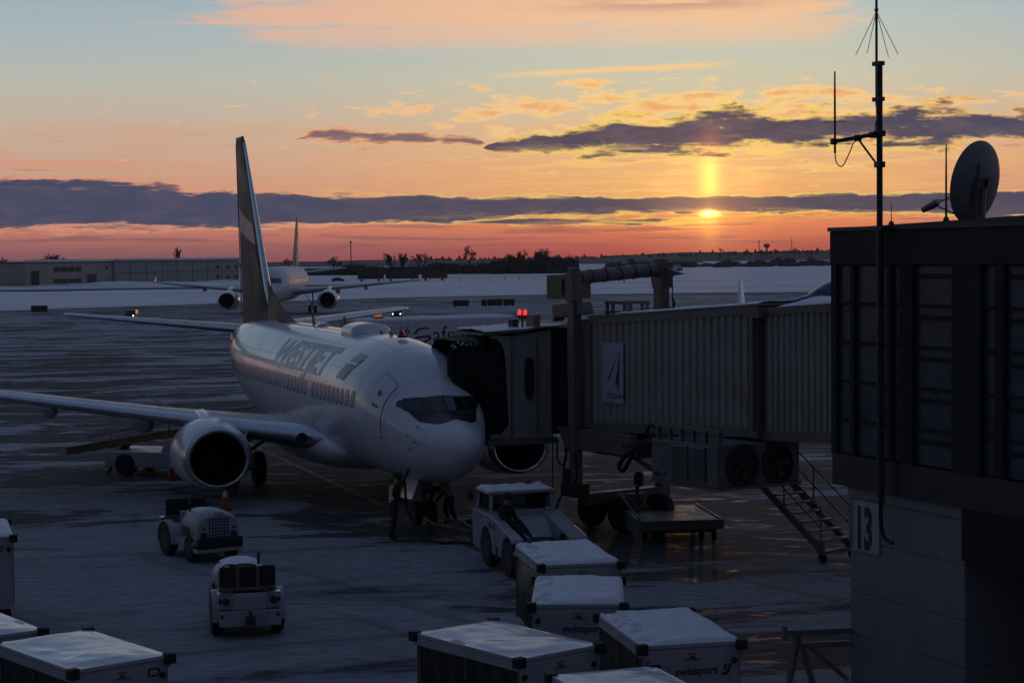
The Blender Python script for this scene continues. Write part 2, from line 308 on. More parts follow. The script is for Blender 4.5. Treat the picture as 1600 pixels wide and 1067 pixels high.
# ------------------------------------------------------------------ mesh helpers
class MB:
    def __init__(s): s.v = []; s.f = []; s.m = []
    def add(s, vs, fs, mi=0):
        o = len(s.v); s.v += [tuple(v) for v in vs]; s.f += [tuple(i + o for i in f) for f in fs]; s.m += [mi] * len(fs); return s
    def box(s, a, b, mi=0, M=None):
        (x0, y0, z0), (x1, y1, z1) = a, b
        vs = [Vector(p) for p in ((x0, y0, z0), (x1, y0, z0), (x1, y1, z0), (x0, y1, z0), (x0, y0, z1), (x1, y0, z1), (x1, y1, z1), (x0, y1, z1))]
        if M: vs = [M @ v for v in vs]
        return s.add(vs, [(3, 2, 1, 0), (4, 5, 6, 7), (0, 1, 5, 4), (1, 2, 6, 5), (2, 3, 7, 6), (3, 0, 4, 7)], mi)
    def beam(s, p, q, w, h, mi=0, upv=(0, 0, 1)):
        p, q = Vector(p), Vector(q); d = (q - p).normalized(); uv = Vector(upv)
        if abs(d.dot(uv)) > .98: uv = Vector((0, 1, 0))
        sx = d.cross(uv).normalized(); sz = sx.cross(d).normalized()
        vs = [c + sx * i * w / 2 + sz * j * h / 2 for c in (p, q) for i, j in ((-1, -1), (1, -1), (1, 1), (-1, 1))]
        return s.add(vs, [(3, 2, 1, 0), (4, 5, 6, 7), (0, 1, 5, 4), (1, 2, 6, 5), (2, 3, 7, 6), (3, 0, 4, 7)], mi)
    def tube(s, pts, r, n=8, mi=0, cap=True):
        pts = [Vector(p) for p in pts]; k = len(pts)
        rs = r if isinstance(r, (list, tuple)) else [r] * k
        rings = []; prev = None
        for i, p in enumerate(pts):
            d = (pts[min(i + 1, k - 1)] - pts[max(i - 1, 0)]).normalized()
            if prev is None:
                a = Vector((0, 0, 1)) if abs(d.z) < .9 else Vector((1, 0, 0)); nx = d.cross(a).normalized()
            else:
                nx = (prev - d * prev.dot(d)).normalized()
            prev = nx; ny = d.cross(nx)
            rings.append([p + (nx * math.cos(2 * math.pi * j / n) + ny * math.sin(2 * math.pi * j / n)) * rs[i] for j in range(n)])
        return s.loft(rings, mi, cap, cap)
    def loft(s, rings, mi=0, cap0=True, cap1=True, closed=True):
        n = len(rings[0]); vs = [p for r_ in rings for p in r_]; fs = []
        for i in range(len(rings) - 1):
            for j in range(n if closed else n - 1):
                fs.append((i * n + j, i * n + (j + 1) % n, (i + 1) * n + (j + 1) % n, (i + 1) * n + j))
        if cap0: fs.append(tuple(range(n))[::-1])
        if cap1: fs.append(tuple((len(rings) - 1) * n + j for j in range(n)))
        return s.add(vs, fs, mi)
    def lathe(s, prof, c=(0, 0, 0), ax='z', n=24, mi=0, cap0=True, cap1=True, sq=1.0):
        rings = []
        for r_, h in prof:
            ring = []
            for j in range(n):
                a = 2 * math.pi * j / n; x, y = math.cos(a) * r_, math.sin(a) * r_ * sq
                p = {'z': (x, y, h), 'x': (h, x, y), 'y': (y, h, x)}[ax]
                ring.append((p[0] + c[0], p[1] + c[1], p[2] + c[2]))
            rings.append(ring)
        return s.loft(rings, mi, cap0, cap1)
    def prism(s, poly, dirv, mi=0):
        n = len(poly); a = [Vector(p) for p in poly]; b = [p + Vector(dirv) for p in a]
        fs = [tuple(range(n))[::-1], tuple(range(n, 2 * n))] + [(i, (i + 1) % n, n + (i + 1) % n, n + i) for i in range(n)]
        return s.add(a + b, fs, mi)
    def wheel(s, c, r, w, ax='x', n=24, mi=0):
        b = w / 2
        prof = [(r * .55, -b), (r * .9, -b), (r * .98, -b * .7), (r, -b * .3), (r, b * .3), (r * .98, b * .7), (r * .9, b), (r * .55, b)]
        return s.lathe(prof, c, ax, n, mi)
    def build(s, name, mats, parent=None, smooth=False, bevel=0.0, weld=False):
        me = bpy.data.meshes.new(name); me.from_pydata([tuple(v) for v in s.v], [], s.f)
        ms = mats if isinstance(mats, (list, tuple)) else [mats]
        for m in ms: me.materials.append(m)
        if len(ms) > 1: me.polygons.foreach_set('material_index', s.m)
        bm = bmesh.new(); bm.from_mesh(me)
        if weld: bmesh.ops.remove_doubles(bm, verts=bm.verts, dist=1e-4)
        bmesh.ops.recalc_face_normals(bm, faces=bm.faces)
        if smooth:
            for f in bm.faces: f.smooth = True
            ang = R(38 if smooth is True else smooth)
            for e in bm.edges:
                if len(e.link_faces) == 2 and e.calc_face_angle(0) > ang: e.smooth = False
        bm.to_mesh(me); bm.free(); me.update()
        o = bpy.data.objects.new(name, me); COL.objects.link(o)
        if parent: o.parent = parent
        if bevel:
            md = o.modifiers.new('bevel', 'BEVEL'); md.width = bevel; md.segments = 2; md.limit_method = 'ANGLE'; md.angle_limit = R(40)
        return o
def tag(o, label=None, cat=None, group=None, kind=None):
    for k, v in (('label', label), ('category', cat), ('group', group), ('kind', kind)):
        if v: o[k] = v
    return o
def thing(name, label, cat, loc=(0, 0, 0), rz=0.0, group=None):
    o = bpy.data.objects.new(name, None); COL.objects.link(o); o.empty_display_size = .3
    o.location = loc; o.rotation_euler = (0, 0, rz); return tag(o, label, cat, group)
KIDS = {}
def kids(o): return [c for c in COL.objects if c.parent == o]
def dup(o, parent=None, **tags):
    c = o.copy(); COL.objects.link(c)
    if parent: c.parent = parent
    for k in kids(o): dup(k, c)
    for k, v in tags.items(): c[k] = v
    return c
def text_mesh(txt, size, shear=0.0, slice_h=0.0, extrude=0.0, bold=0.0, spacing=1.0, sx=1.0):
    """letters as (verts, faces) in their own x-y plane, origin at the lower left"""
    cu = bpy.data.curves.new('t', 'FONT'); cu.body = txt; cu.size = size; cu.shear = shear; cu.resolution_u = 3
    cu.offset = bold; cu.space_character = spacing; cu.fill_mode = 'FRONT' if not extrude else 'BOTH'; cu.extrude = extrude
    ob = bpy.data.objects.new('t', cu); COL.objects.link(ob)
    dg = bpy.context.evaluated_depsgraph_get(); me = bpy.data.meshes.new_from_object(ob.evaluated_get(dg))
    bpy.data.objects.remove(ob); bpy.data.curves.remove(cu)
    bm = bmesh.new(); bm.from_mesh(me); bpy.data.meshes.remove(me)
    if slice_h:
        lo = min(v.co.y for v in bm.verts); hi = max(v.co.y for v in bm.verts); y = lo + slice_h
        while y < hi:
            bmesh.ops.bisect_plane(bm, geom=bm.verts[:] + bm.edges[:] + bm.faces[:], plane_co=(0, y, 0), plane_no=(0, 1, 0)); y += slice_h
    bm.verts.index_update()
    vs = [(v.co.x * sx, v.co.y, v.co.z) for v in bm.verts]; fs = [tuple(v.index for v in f.verts) for f in bm.faces]; bm.free()
    return vs, fs
def text_on(name, txt, size, origin, xdir, ydir, m, parent, thick=.004, **kw):
    vs, fs = text_mesh(txt, size, extrude=thick / 2, **kw)
    o = Vector(origin); xd = Vector(xdir).normalized(); yd = Vector(ydir).normalized(); zd = xd.cross(yd)
    mb = MB(); mb.add([o + xd * v[0] + yd * v[1] + zd * v[2] for v in vs], fs)
    return mb.build(name, m, parent)
def grid_top(mb, nx, ny, fn, mi=0):
    vs = [fn(i / nx, j / ny) for j in range(ny + 1) for i in range(nx + 1)]
    fs = [(j * (nx + 1) + i, j * (nx + 1) + i + 1, (j + 1) * (nx + 1) + i + 1, (j + 1) * (nx + 1) + i) for j in range(ny) for i in range(nx)]
    return mb.add(vs, fs, mi)
from mathutils import noise as mno
def fbm(x, y, z=0.0): return mno.fractal(Vector((x, y, z)), .8, 2.0, 4)
# ================================================================== SETTING
def ground_mat():
    m = bpy.data.materials.new('icy_apron'); m.use_nodes = True; t = m.node_tree; b = t.nodes['Principled BSDF']
    geo = t.nodes.new('ShaderNodeNewGeometry'); sp = t.nodes.new('ShaderNodeSeparateXYZ'); t.links.new(geo.outputs['Position'], sp.inputs[0])
    x, y = X(t, sp.outputs[0]), X(t, sp.outputs[1])
    big = noise(t, x * .030, y * .020, 1.0, 3)
    strk = noise(t, x * .10 + y * .02, y * .26 - x * .05, 4.0, 7, .66, .6)
    strk2 = noise(t, x * .45, y * 1.0, 6.0, 6, .66, .6)
    fine = noise(t, x * 2.0, y * 4.2, 2.0, 6, .68)
    grit = noise(t, x * 8.0, y * 13.0, 2.0, 4, .7)
    farw = y.ss(46, 66) * .07 - y.ss(110, 260) * .05
    rightw = x.ss(-1.5, 4.0) * y.ss(31, 37) * y.ss(85, 60) * .13
    under = (x + .35 * (y - 48.0)).abs().ss(8.5, 2.0) * y.ss(44, 50) * y.ss(95, 70) * .13
    wet0 = (big - .5) * .55 + (strk - .5) * 1.55 + (strk2 - .5) * .42 + (fine - .5) * .2 - .055 - y.ss(52, 40) * x.ss(2.0, -2.0) * .10 + farw + rightw + under
    bare = wet0.ss(-.015, .05)
    # standing melt ice, only in ragged pools inside the bare patches
    pool = (noise(t, x * .55 + 3.0, y * 1.25, 8.0, 7, .7, .5) * .7 + strk2 * .3 + rightw * .22 + farw * .25 - .56).ss(.0, .08) * bare * .75
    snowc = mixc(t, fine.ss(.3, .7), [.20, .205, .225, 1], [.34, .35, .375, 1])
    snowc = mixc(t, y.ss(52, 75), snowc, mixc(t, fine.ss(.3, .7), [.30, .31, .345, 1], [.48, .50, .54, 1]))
    snowc = mixc(t, (strk2 - .46).ss(.0, .2) * .6, snowc, [.21, .212, .225, 1])
    snowc = mixc(t, (strk - .52).ss(.0, .10) * .6, snowc, [.10, .10, .108, 1])
    tw = x * .93 + y * .36 + (noise(t, x * .03, y * .03, 77.0, 2) - .5) * 14.0
    tf = (tw / 9.3).fract() * 9.3
    trk = (tf.gauss(2.0, .17) + tf.gauss(3.7, .17) + ((y * .9 - x * .25 + big * 9.0) / 11.0).fract().gauss(.4, .018)) * (noise(t, x * .12, y * .12, 5.0, 3) - .38).ss(0, .2)
    snowc = mixc(t, trk * .55, snowc, [.11, .11, .118, 1])
    wetc = mixc(t, fine.ss(.35, .65), [.040, .042, .047, 1], [.088, .091, .099, 1])
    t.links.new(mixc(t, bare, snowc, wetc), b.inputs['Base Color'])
    rough = .85 * (1.0 - bare) + .72 * bare
    rough = rough * (1.0 - pool) + (.20 + grit * .40) * pool
    t.links.new(rough.s, b.inputs['Roughness'])
    t.links.new((.07 + pool * .44 - bare * .03).s, b.inputs['Specular IOR Level'])
    h = (fine * .6 + grit * .35 + strk2 * .8) * (1.0 - pool * .90) - bare * .5
    bp = t.nodes.new('ShaderNodeBump'); bp.inputs['Strength'].default_value = .6; bp.inputs['Distance'].default_value = .07
    t.links.new(h.s, bp.inputs['Height']); t.links.new(bp.outputs[0], b.inputs['Normal'])
    return m
def field_mat():
    m = bpy.data.materials.new('snow_field'); m.use_nodes = True; t = m.node_tree; b = t.nodes['Principled BSDF']
    geo = t.nodes.new('ShaderNodeNewGeometry'); sp = t.nodes.new('ShaderNodeSeparateXYZ'); t.links.new(geo.outputs['Position'], sp.inputs[0])
    x, y = X(t, sp.outputs[0]), X(t, sp.outputs[1])
    n = noise(t, x * .012, y * .035, 1.0, 5, .6); n2 = noise(t, x * .05, y * .10, 3.0, 5, .6)
    t.links.new(mixc(t, (n * .6 + n2 * .4).ss(.36, .62), [.60, .62, .67, 1], [.84, .86, .89, 1]), b.inputs['Base Color'])
    b.inputs['Roughness'].default_value = .7; b.inputs['Specular IOR Level'].default_value = .3
    bp = t.nodes.new('ShaderNodeBump'); bp.inputs['Strength'].default_value = .5; bp.inputs['Distance'].default_value = .5
    t.links.new((n + n2 * .5).s, bp.inputs['Height']); t.links.new(bp.outputs[0], b.inputs['Normal'])
    return m
GROUND = ground_mat(); FIELD = field_mat()
DIRT = mat('bare_verge', (.040, .038, .030), .9, var=.4, vs=.05)
LINE = mat('worn_yellow_line', (.05, .043, .03), .7, var=.35, vs=1.5, dirt=(.10, .10, .11, .9), ds=1.0)

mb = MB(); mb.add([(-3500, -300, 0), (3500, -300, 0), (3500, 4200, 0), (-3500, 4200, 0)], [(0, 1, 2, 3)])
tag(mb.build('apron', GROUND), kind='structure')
# snow field beyond the taxiway, with the bare verge along its edge
edge = [(-900, -60), (-300, 118), (-140, 222), (-79, 286), (-28, 350), (6, 369), (61, 366), (160, 352), (400, 320), (1500, 200)]
def edge_y(x):
    for (x0, y0), (x1, y1) in zip(edge, edge[1:]):
        if x0 <= x <= x1: return y0 + (y1 - y0) * (x - x0) / (x1 - x0)
    return edge[0][1] if x < edge[0][0] else edge[-1][1]
mb = MB(); nx, ny = 110, 44
xs = [-900 + 2400 * ((i / nx)) for i in range(nx + 1)]
xs = sorted(set([round(-520 + 8 * i, 1) for i in range(130)] + [-900, -760, -640, 620, 760, 1000, 1500]))
def field_pt(x, v):
    y0 = edge_y(x); y = y0 + (2600 - y0) * v ** 2.4
    z = .004 if v == 0 else .15 + .10 * fbm(x * .02, y * .03) + (.14 * fbm(x * .006, y * .012, 5) if v > .15 else 0)
    if 0 < v < .12: z += .18 * fbm(x * .08, 3)
    return (x, y, max(z, .01))
vs = [field_pt(x, j / ny) for j in range(ny + 1) for x in xs]; w_ = len(xs)
mb.add(vs, [(j * w_ + i, j * w_ + i + 1, (j + 1) * w_ + i + 1, (j + 1) * w_ + i) for j in range(ny) for i in range(w_ - 1)])
tag(mb.build('snow_field', FIELD, smooth=60), kind='structure')
mb = MB()
ev = [Vector((x, edge_y(x) , 0)) for x in xs]
vs = []
for p in ev:
    wv = 3.0 + 2.5 * fbm(p.x * .02, 1)
    vs += [(p.x, p.y - 5 - wv, .004), (p.x, p.y + 1.5, .008)]
mb.add(vs, [(2 * i, 2 * i + 2, 2 * i + 3, 2 * i + 1) for i in range(len(ev) - 1)])
tag(mb.build('grass_verge', DIRT), kind='structure')
# ploughed pavement strips crossing the snow field
PAVE = mat('ploughed_pavement', (.34, .35, .38), .75, var=.25, vs=.06, dirt=(.50, .52, .56, .7), ds=.05)
for (xa, ya, xb, yb, w) in ((-420, 330, -40, 520, 16),):
    mb = MB(); n = 60; vs = []
    for k in range(n + 1):
        t_ = k / n; x_ = xa + (xb - xa) * t_; y_ = ya + (yb - ya) * t_; ww = w * (1 + .35 * fbm(x_ * .03, 4))
        vs += [(x_, y_ - ww, .50), (x_, y_ + ww, .50)]
    mb.add(vs, [(2 * i, 2 * i + 2, 2 * i + 3, 2 * i + 1) for i in range(n)])
    tag(mb.build('taxiway', PAVE), kind='structure')
# snow bank in front of the hangar
mb = MB()
def bank(u, v):
    s = -14 + u * 150; hgt = (.35 + .8 * max(0, fbm(s * .05, 2.0)) + .3 * math.sin(s * .06)) * math.sin(math.pi * v) * min(1, u * 6, (1 - u) * 6)
    ax, ay = .459, .888
    return (-152.7 + ax * s + (ay) * (6 + 12 * v), 580 + ay * s - ax * (6 + 12 * v), .15 + max(0, hgt) + .25 * fbm(s * .2, v * 4))
grid_top(mb, 60, 8, bank); tag(mb.build('snow_bank', FIELD, smooth=60), kind='structure')
mb = MB()
def bank2(u, v):
    s = u * 80
    return (-2 + s, 405 + 14 * v + s * .05, .1 + math.sin(math.pi * v) * (.25 + .35 * max(0, fbm(s * .06, 8))) * min(1, u * 5, (1 - u) * 5))
grid_top(mb, 50, 6, bank2); tag(mb.build('snow_bank', FIELD, smooth=60), kind='structure')

# far ridge on the right and low land on the horizon
HILLM = mat('far_wooded_ridge', (.050, .045, .046), .95, var=.4, vs=.004)
mb = MB()
def ridge(u, v):
    x = -200 + u * 2200; y = 2450 + v * 700
    base = 3.0 + 10.0 / (1 + math.exp(-(x - 230) / 60.0)) + 3.0 * fbm(x * .003, 1.0) + 2.0 * fbm(x * .01, 7)
    prof = min(1.0, v * 4) * (1 + .15 * v)
    return (x, y, max(-.5, base * prof))
grid_top(mb, 260, 8, ridge); tag(mb.build('hills', HILLM, smooth=60), kind='structure')
mb = MB()
def lowland(u, v):
    x = -1500 + u * 1700; y = 1900 + v * 500
    return (x, y, max(-.5, (5.0 + 2.2 * fbm(x * .004, 1.0) + 1.5 * fbm(x * .02, 7)) * min(1.0, v * 4)))
grid_top(mb, 260, 6, lowland); tag(mb.build('hills', HILLM, smooth=60), kind='structure')

def spiky(mb, x, y, h, w, r, twigs=7):
    """a leafless shrub or small tree seen from very far: a broken mass with twigs standing out"""
    n = 6; a0 = r.random() * 6
    lo = [(x + math.cos(a0 + i) * w * .5 * r.uniform(.7, 1.1), y + math.sin(a0 + i) * w * .5, 0) for i in [j * 2 * math.pi / n for j in range(n)]]
    mi = [(x + (px - x) * r.uniform(.8, 1.2), y + (py - y), h * r.uniform(.35, .62)) for px, py, _ in lo]
    up_ = [(x + (px - x) * r.uniform(.25, .6), y + (py - y) * .4, h * r.uniform(.66, .86)) for px, py, _ in lo]
    mb.loft([lo, mi, up_], cap0=False)
    for k in range(int(twigs * 2.2)):
        bx = x + r.uniform(-.42, .42) * w; by = y + r.uniform(-.3, .3) * w; hh = h * (r.uniform(.70, 1.0) + .30 * r.random() ** 3); lean = r.uniform(-.12, .12) * h; tw = .024 * h + .04
        mb.add([(bx - tw, by, h * .4), (bx + tw, by, h * .4), (bx + lean, by, hh)], [(0, 1, 2)])
r_ = random.Random(3); mb = MB()
for k in range(620):
    x = r_.uniform(-100, 30); y = r_.uniform(846, 885)
    t = (x + 100) / 130
    h = (3.4 + 2.2 * t + 1.8 * max(0, fbm(x * .05, 3)) + (2.2 if x > -8 else 0) * r_.uniform(.5, 1)) * r_.uniform(.75, 1.1)
    spiky(mb, x, y, h, r_.uniform(3, 6), r_, 5)
for k in range(160):
    x = r_.uniform(-9, 27); hh_ = 5.2 + 3.2 * max(0, fbm(x * .11, 6.0)) + 1.6 * math.sin(max(0, min(1, (x + 9) / 36)) * math.pi); spiky(mb, x, r_.uniform(832, 852), hh_ * r_.uniform(.6, 1.12), r_.uniform(1.6, 3.6), r_, 7)
tag(mb.build('woodland', WOODS), kind='stuff', label='low strip of dark leafless scrub woodland beyond the snow field', cat='woodland')
mb = MB()
for k in range(520):
    x = r_.uniform(60, 900); y = r_.uniform(1150, 1260) + x * .06
    spiky(mb, x, y, r_.uniform(2.5, 6.5) * (1.2 if r_.random() < .15 else .8), r_.uniform(5, 12), r_, 4)
tag(mb.build('woodland', WOODS), kind='stuff', label='dark hedge line of bushes at the right end of the snow field', cat='woodland')
mb = MB()
for k in range(1500):
    x = r_.uniform(-150, 1500); base = 3.0 + 10.0 / (1 + math.exp(-(x - 230) / 60.0))
    y = r_.uniform(2560, 2700); z0 = base * .7; h = r_.uniform(3.0, 6.5) * (1.5 if r_.random() < .10 else 1); w = r_.uniform(1.2, 3.2)
    mb.add([(x - w, y, z0), (x + w, y, z0), (x + w * .5, y, z0 + h * .8), (x + r_.uniform(-.3, .3), y + 1, z0 + h), (x - w * .6, y, z0 + h * .7)], [(0, 1, 2, 3, 4)])
tag(mb.build('woodland', WOODS), kind='stuff', label='fringe of tiny treetops along the far ridge', cat='woodland')
mb = MB()
for k in range(220):
    x = r_.uniform(-330, -158); y = r_.uniform(640, 700) + (x + 158) * .2
    spiky(mb, x, y, r_.uniform(1.6, 3.2) if x > -190 else r_.uniform(1.0, 2.6), r_.uniform(4, 7), r_, 5)
tag(mb.build('woodland', WOODS), kind='stuff', label='dark thicket standing behind the left end of the long low building', cat='woodland')

def bare_tree(label, x, y, h, spread=.5, seed=1, stems=1, levels=5, z0=0.0):
    r = random.Random(seed); t = thing('leafless_tree', label, 'tree', (x, y, z0), 0, 'leafless trees on the horizon')
    tr = MB(); cr = MB()
    def grow(p, d, l, rad, lev):
        q = p + d * l
        (tr if lev == 0 else cr).tube([p, p + d * l * .55 + Vector((r.uniform(-1, 1), r.uniform(-1, 1), 0)) * l * .05, q], [rad, rad * .84, rad * .66], 4 if lev < 2 else 3)
        if lev >= levels: return
        for k in range(3 if lev < levels - 1 else 4):
            a = r.random() * 6.283; s = spread * r.uniform(.5, 1.25)
            nd = (d + Vector((math.cos(a), math.sin(a), .12)) * s).normalized()
            grow(p + d * l * r.uniform(.55, 1.0), nd, l * r.uniform(.58, .78), max(rad * .63, h * .0062), lev + 1)
    for k in range(stems):
        d = Vector((r.uniform(-.25, .25) * (stems > 1), r.uniform(-.2, .2) * (stems > 1), 1)).normalized()
        grow(Vector((r.uniform(-.5, .5) * (stems > 1), 0, 0)), d, h * .46, h * .034, 0)
    tr.build('trunk', BARK, t); cr.build('crown', BARK, t)
    return t
def ux(u, y): return (u - 800) / 2878.8 * y
bare_tree('round crowned leafless tree standing alone above the dark woodland strip', ux(735, 845), 845, 11.0, .62, 4)
bare_tree('bushy leafless tree rising behind the roof of the long low building at its left end', ux(80, 640), 640, 9.6, .75, 5, 3)
bare_tree('tall thin leafless tree pair rising behind the middle of the long low building roof', ux(277, 760), 760, 11.6, .20, 6, 2, 4)
bare_tree('low leafless tree just left of the tall thin pair behind the building roof', ux(249, 770), 770, 9.2, .7, 8, 2)
bare_tree('leafless tree at the left edge of the view beside the low building', ux(4, 600), 600, 8.6, .5, 9, 2)
bare_tree('small leafless tree just right of the tail of the distant airliner', ux(526, 850), 850, 7.6, .6, 10, 2)
bare_tree('leafless shrub between the tall fin and the distant airliner tail', ux(455, 850), 850, 7.4, .7, 11, 2)
bare_tree('leafless tree over the woodland a little left of the lone round tree', ux(661, 860), 860, 8.8, .5, 12, 2)
bare_tree('narrow bare tree in the row of upright trees over the scrub', ux(612, 858), 858, 8.4, .3, 13, 3)
bare_tree('second bare upright tree right beside the narrow one over the scrub', ux(630, 858), 858, 8.6, .3, 14, 3)
bare_tree('wide bare tree standing highest on the dark wood right of the lone round tree', ux(806, 850), 850, 9.4, .5, 15, 3)
bare_tree('wide bare tree at the right end of the dark wood', ux(850, 850), 850, 9.8, .5, 16, 4)
bare_tree('bare spindly tree standing on the far ridge under the sun', ux(1128, 2520), 2520, 15.0, .35, 17, 1, 4, 4.0)

def pole(label, x, y, h, r, z0=0.0, cat='mast'):
    t = thing('radio_mast', label, cat, (x, y, z0), 0, 'thin masts on the horizon')
    MB().tube([(0, 0, 0), (0, 0, h)], [r, r * .7], 6).build('pole', DARKM, t)
    MB().lathe([(r * 1.8, h), (r * 1.8, h + r * 2)], n=6).build('lamp_head', DARKM, t); return t
pole('slim mast on the horizon right of the distant airliner', ux(550, 900), 900, 15.5, .35)
pole('left one of two slim masts on the far ridge', ux(1187, 2600), 2600, 20, .7, 6)
pole('right one of two slim masts on the far ridge', ux(1238, 2600), 2600, 22, .6, 6)
t = thing('water_tower', 'pale water tower standing on the far ridge between two masts', 'water tower', (ux(1199, 2600), 2600, 8))
MB().lathe([(1.3, 0), (1.1, 9)], n=10).build('shaft', CONC, t, smooth=True)
MB().lathe([(1.2, 8.8), (4.2, 11.5), (4.4, 14.0), (3.4, 15.2), (.2, 15.6)], n=14).build('tank', CONC, t, smooth=True)

# ------------------------------------------------------------------ long low building on the left
bt = thing('hangar', 'long low flat roofed brown building across the snow at left', 'hangar', (-152.7, 580, 0), math.atan2(.888, .459))
def hbox(name, x0, x1, y0, y1, z0, z1, m, parent=bt, **k): return MB().box((x0, y0, z0), (x1, y1, z1)).build(name, m, parent, **k)
hbox('wall', 0, 42, 0, 38, 0, 7.3, HANG); w2b = hbox('wall', 42.05, 112.6, -.8, 38, 0, 7.5, HANGD if 0 else mat('hangar_cladding_grey', (.33, .32, .31), .7, var=.10, vs=.15))
rf = hbox('roof', -.3, 42, -.4, 38.5, 7.3, 7.75, ROOFM); rf2 = hbox('roof', 42.05, 113, -1.3, 38.5, 7.5, 7.95, ROOFM)
def roofsnow(p, x0, x1, y0, y1, z):
    mb = MB(); grid_top(mb, 30, 6, lambda u, v: (x0 + u * (x1 - x0), y0 + v * (y1 - y0), z + (.34 + .10 * fbm(u * 9, v * 3)) * (1 if 0 < v < 1 else .85)))
    mb.build('roof_snow', SNOW, p, smooth=60)
for a_, b_, z_ in ((-.3, 42, 7.75), (42.05, 113, 7.95)):
    mb = MB(); mb.loft([[(a_ + (b_ - a_) * k / 40, (-.42 if a_ < 0 else -1.32), z_ - .12), (a_ + (b_ - a_) * k / 40, (-.1 if a_ < 0 else -1.0), z_ - .12), (a_ + (b_ - a_) * k / 40, (-.05 if a_ < 0 else -.95), z_ + .62 + .14 * fbm(k * .4, a_)), (a_ + (b_ - a_) * k / 40, (-.40 if a_ < 0 else -1.3), z_ + .22)] for k in range(41)])
    mb.build('snow_lip', SNOW, rf if a_ < 0 else rf2, smooth=60)
roofsnow(rf, -.3, 42, -.35, 38.4, 7.75); roofsnow(rf2, 42.05, 113, -1.25, 38.4, 7.95)
def hwin(x0, x1, z0, z1, y=0.0, name='window', m=HANGD):
    f = MB().box((x0 - .2, y - .12, z0 - .2), (x1 + .2, y - .02, z1 + .2)).build(name, HANG, bt)
    MB().box((x0, y - .16, z0), (x1, y - .125, z1)).build('pane', m, f)
hwin(2.2, 6.0, .1, 4.8, name='door'); hwin(29, 33.5, .1, 3.4, name='door')
for k in range(4):
    hwin(12.9 + 3.35 * k, 15.9 + 3.35 * k, 4.4, 5.9); hwin(12.9 + 3.35 * k, 15.9 + 3.35 * k, .8, 2.1)
hwin(38.3, 39.3, 5.0, 6.2); hwin(38.5, 40.3, .6, 1.5)
for s in (98.2, 104.6, 109.6):
    for z in (4.5, .9): hwin(s, s + 2.0, z, z + 1.3, y=-.8)
for k in range(7): MB().box((50 + k * 8.6, -.86, 0), (50.2 + k * 8.6, -.805, 7.5)).build('panel_joint', HANGD, bt)
MB().box((42.1, -.9, 3.6), (112.5, -.805, 3.75)).build('sill_band', HANGD, bt)
# low maroon trailers and sheds beyond the far wingtip
for u0, u1, lab, m in ((560, 601, 'long dark trailer parked at the edge of the far woodland, left end of the row', HANGD), (604, 655, 'dark flat trailer in the middle of the row by the far woodland', HANGD),
                       (660, 700, 'dark maroon trailer at the right end of the row by the far woodland', REDBOX)):
    y = 610; x0, x1 = ux(u0, y), ux(u1, y)
    t = thing('trailer', lab, 'trailer', ((x0 + x1) / 2, y, 0), R(4), 'trailers parked by the woodland')
    w = (x1 - x0) / 2
    MB().box((-w, -1.3, .9), (w, 1.3, 2.9)).build('box_body', m, t)
    rr = MB().box((-w, -1.35, 2.91), (w, 1.35, 3.05)).build('roof', DARKM, t)
    for sx in (-.7, .6):
        MB().wheel((w * sx, -1.1, .45), .45, .3, 'y', 12).build('wheel', BLACK, t)
t = thing('parked_car', 'small dark car parked on the snow just left of the row of trailers', 'car', (ux(529, 600), 600, .15), R(5))
MB().prism([(-2.2, -.85, .35), (2.2, -.85, .35), (2.2, -.85, .9), (1.2, -.85, 1.0), (.6, -.85, 1.45), (-1.2, -.85, 1.45), (-1.9, -.85, .95), (-2.2, -.85, .9)], (0, 1.7, 0)).build('body', REDBOX, t)
for sx in (-1.35, 1.35):
    for sy in (-.8, .8): MB().wheel((sx, sy, .32), .32, .22, 'y', 12).build('wheel', BLACK, t)
# fence posts in the snow
t = thing('snow_fence', 'line of thin fence posts with wire across the far snow', 'fence', (ux(600, 560), 560, .3))
for k in range(14):
    MB().tube([(k * 4.6, k * 1.6, -.3), (k * 4.6, k * 1.6, 1.3)], .07, 5).build('post', DARKM, t)
MB().tube([(0, 0, 1.15), (13 * 4.6, 13 * 1.6, 1.15)], .03, 4).build('wire', DARKM, t)

# ------------------------------------------------------------------ taxiway signs and far vehicles
def taxi_sign(label, u, w, y, vb):
    t = thing('taxiway_sign', label, 'sign', (ux(u, y), y, 0), R(-2), 'dark taxiway signs')
    MB().box((-w / 2, -.12, .35), (w / 2, .12, 1.25)).build('sign_box', SIGNK, t, bevel=.02)
    MB().box((-w / 2 + .08, -.145, .43), (w / 2 - .08, -.123, 1.17)).build('sign_face', mat('sign_face_dim', (.05, .042, .02), .5), t)
    for s in (-.35, .35): MB().tube([(w * s, 0, 0), (w * s, 0, .36)], .05, 6).build('leg', DARKM, t)
    return t
for lab, u, w, y in (('wide dark taxiway sign beyond the truck, leftmost of that row', 721, 2.4, 276), ('narrow square taxiway sign in the row beyond the truck', 757, .8, 276),
                     ('longest dark taxiway sign in the row beyond the truck', 774, 2.3, 277), ('dark taxiway sign at the right end of the row beyond the truck', 796, 1.7, 277)):
    taxi_sign(lab, u, w, y, 0)
taxi_sign('dark taxiway sign at far left above the jet stabilizer', 62, 2.4, 268, 0)
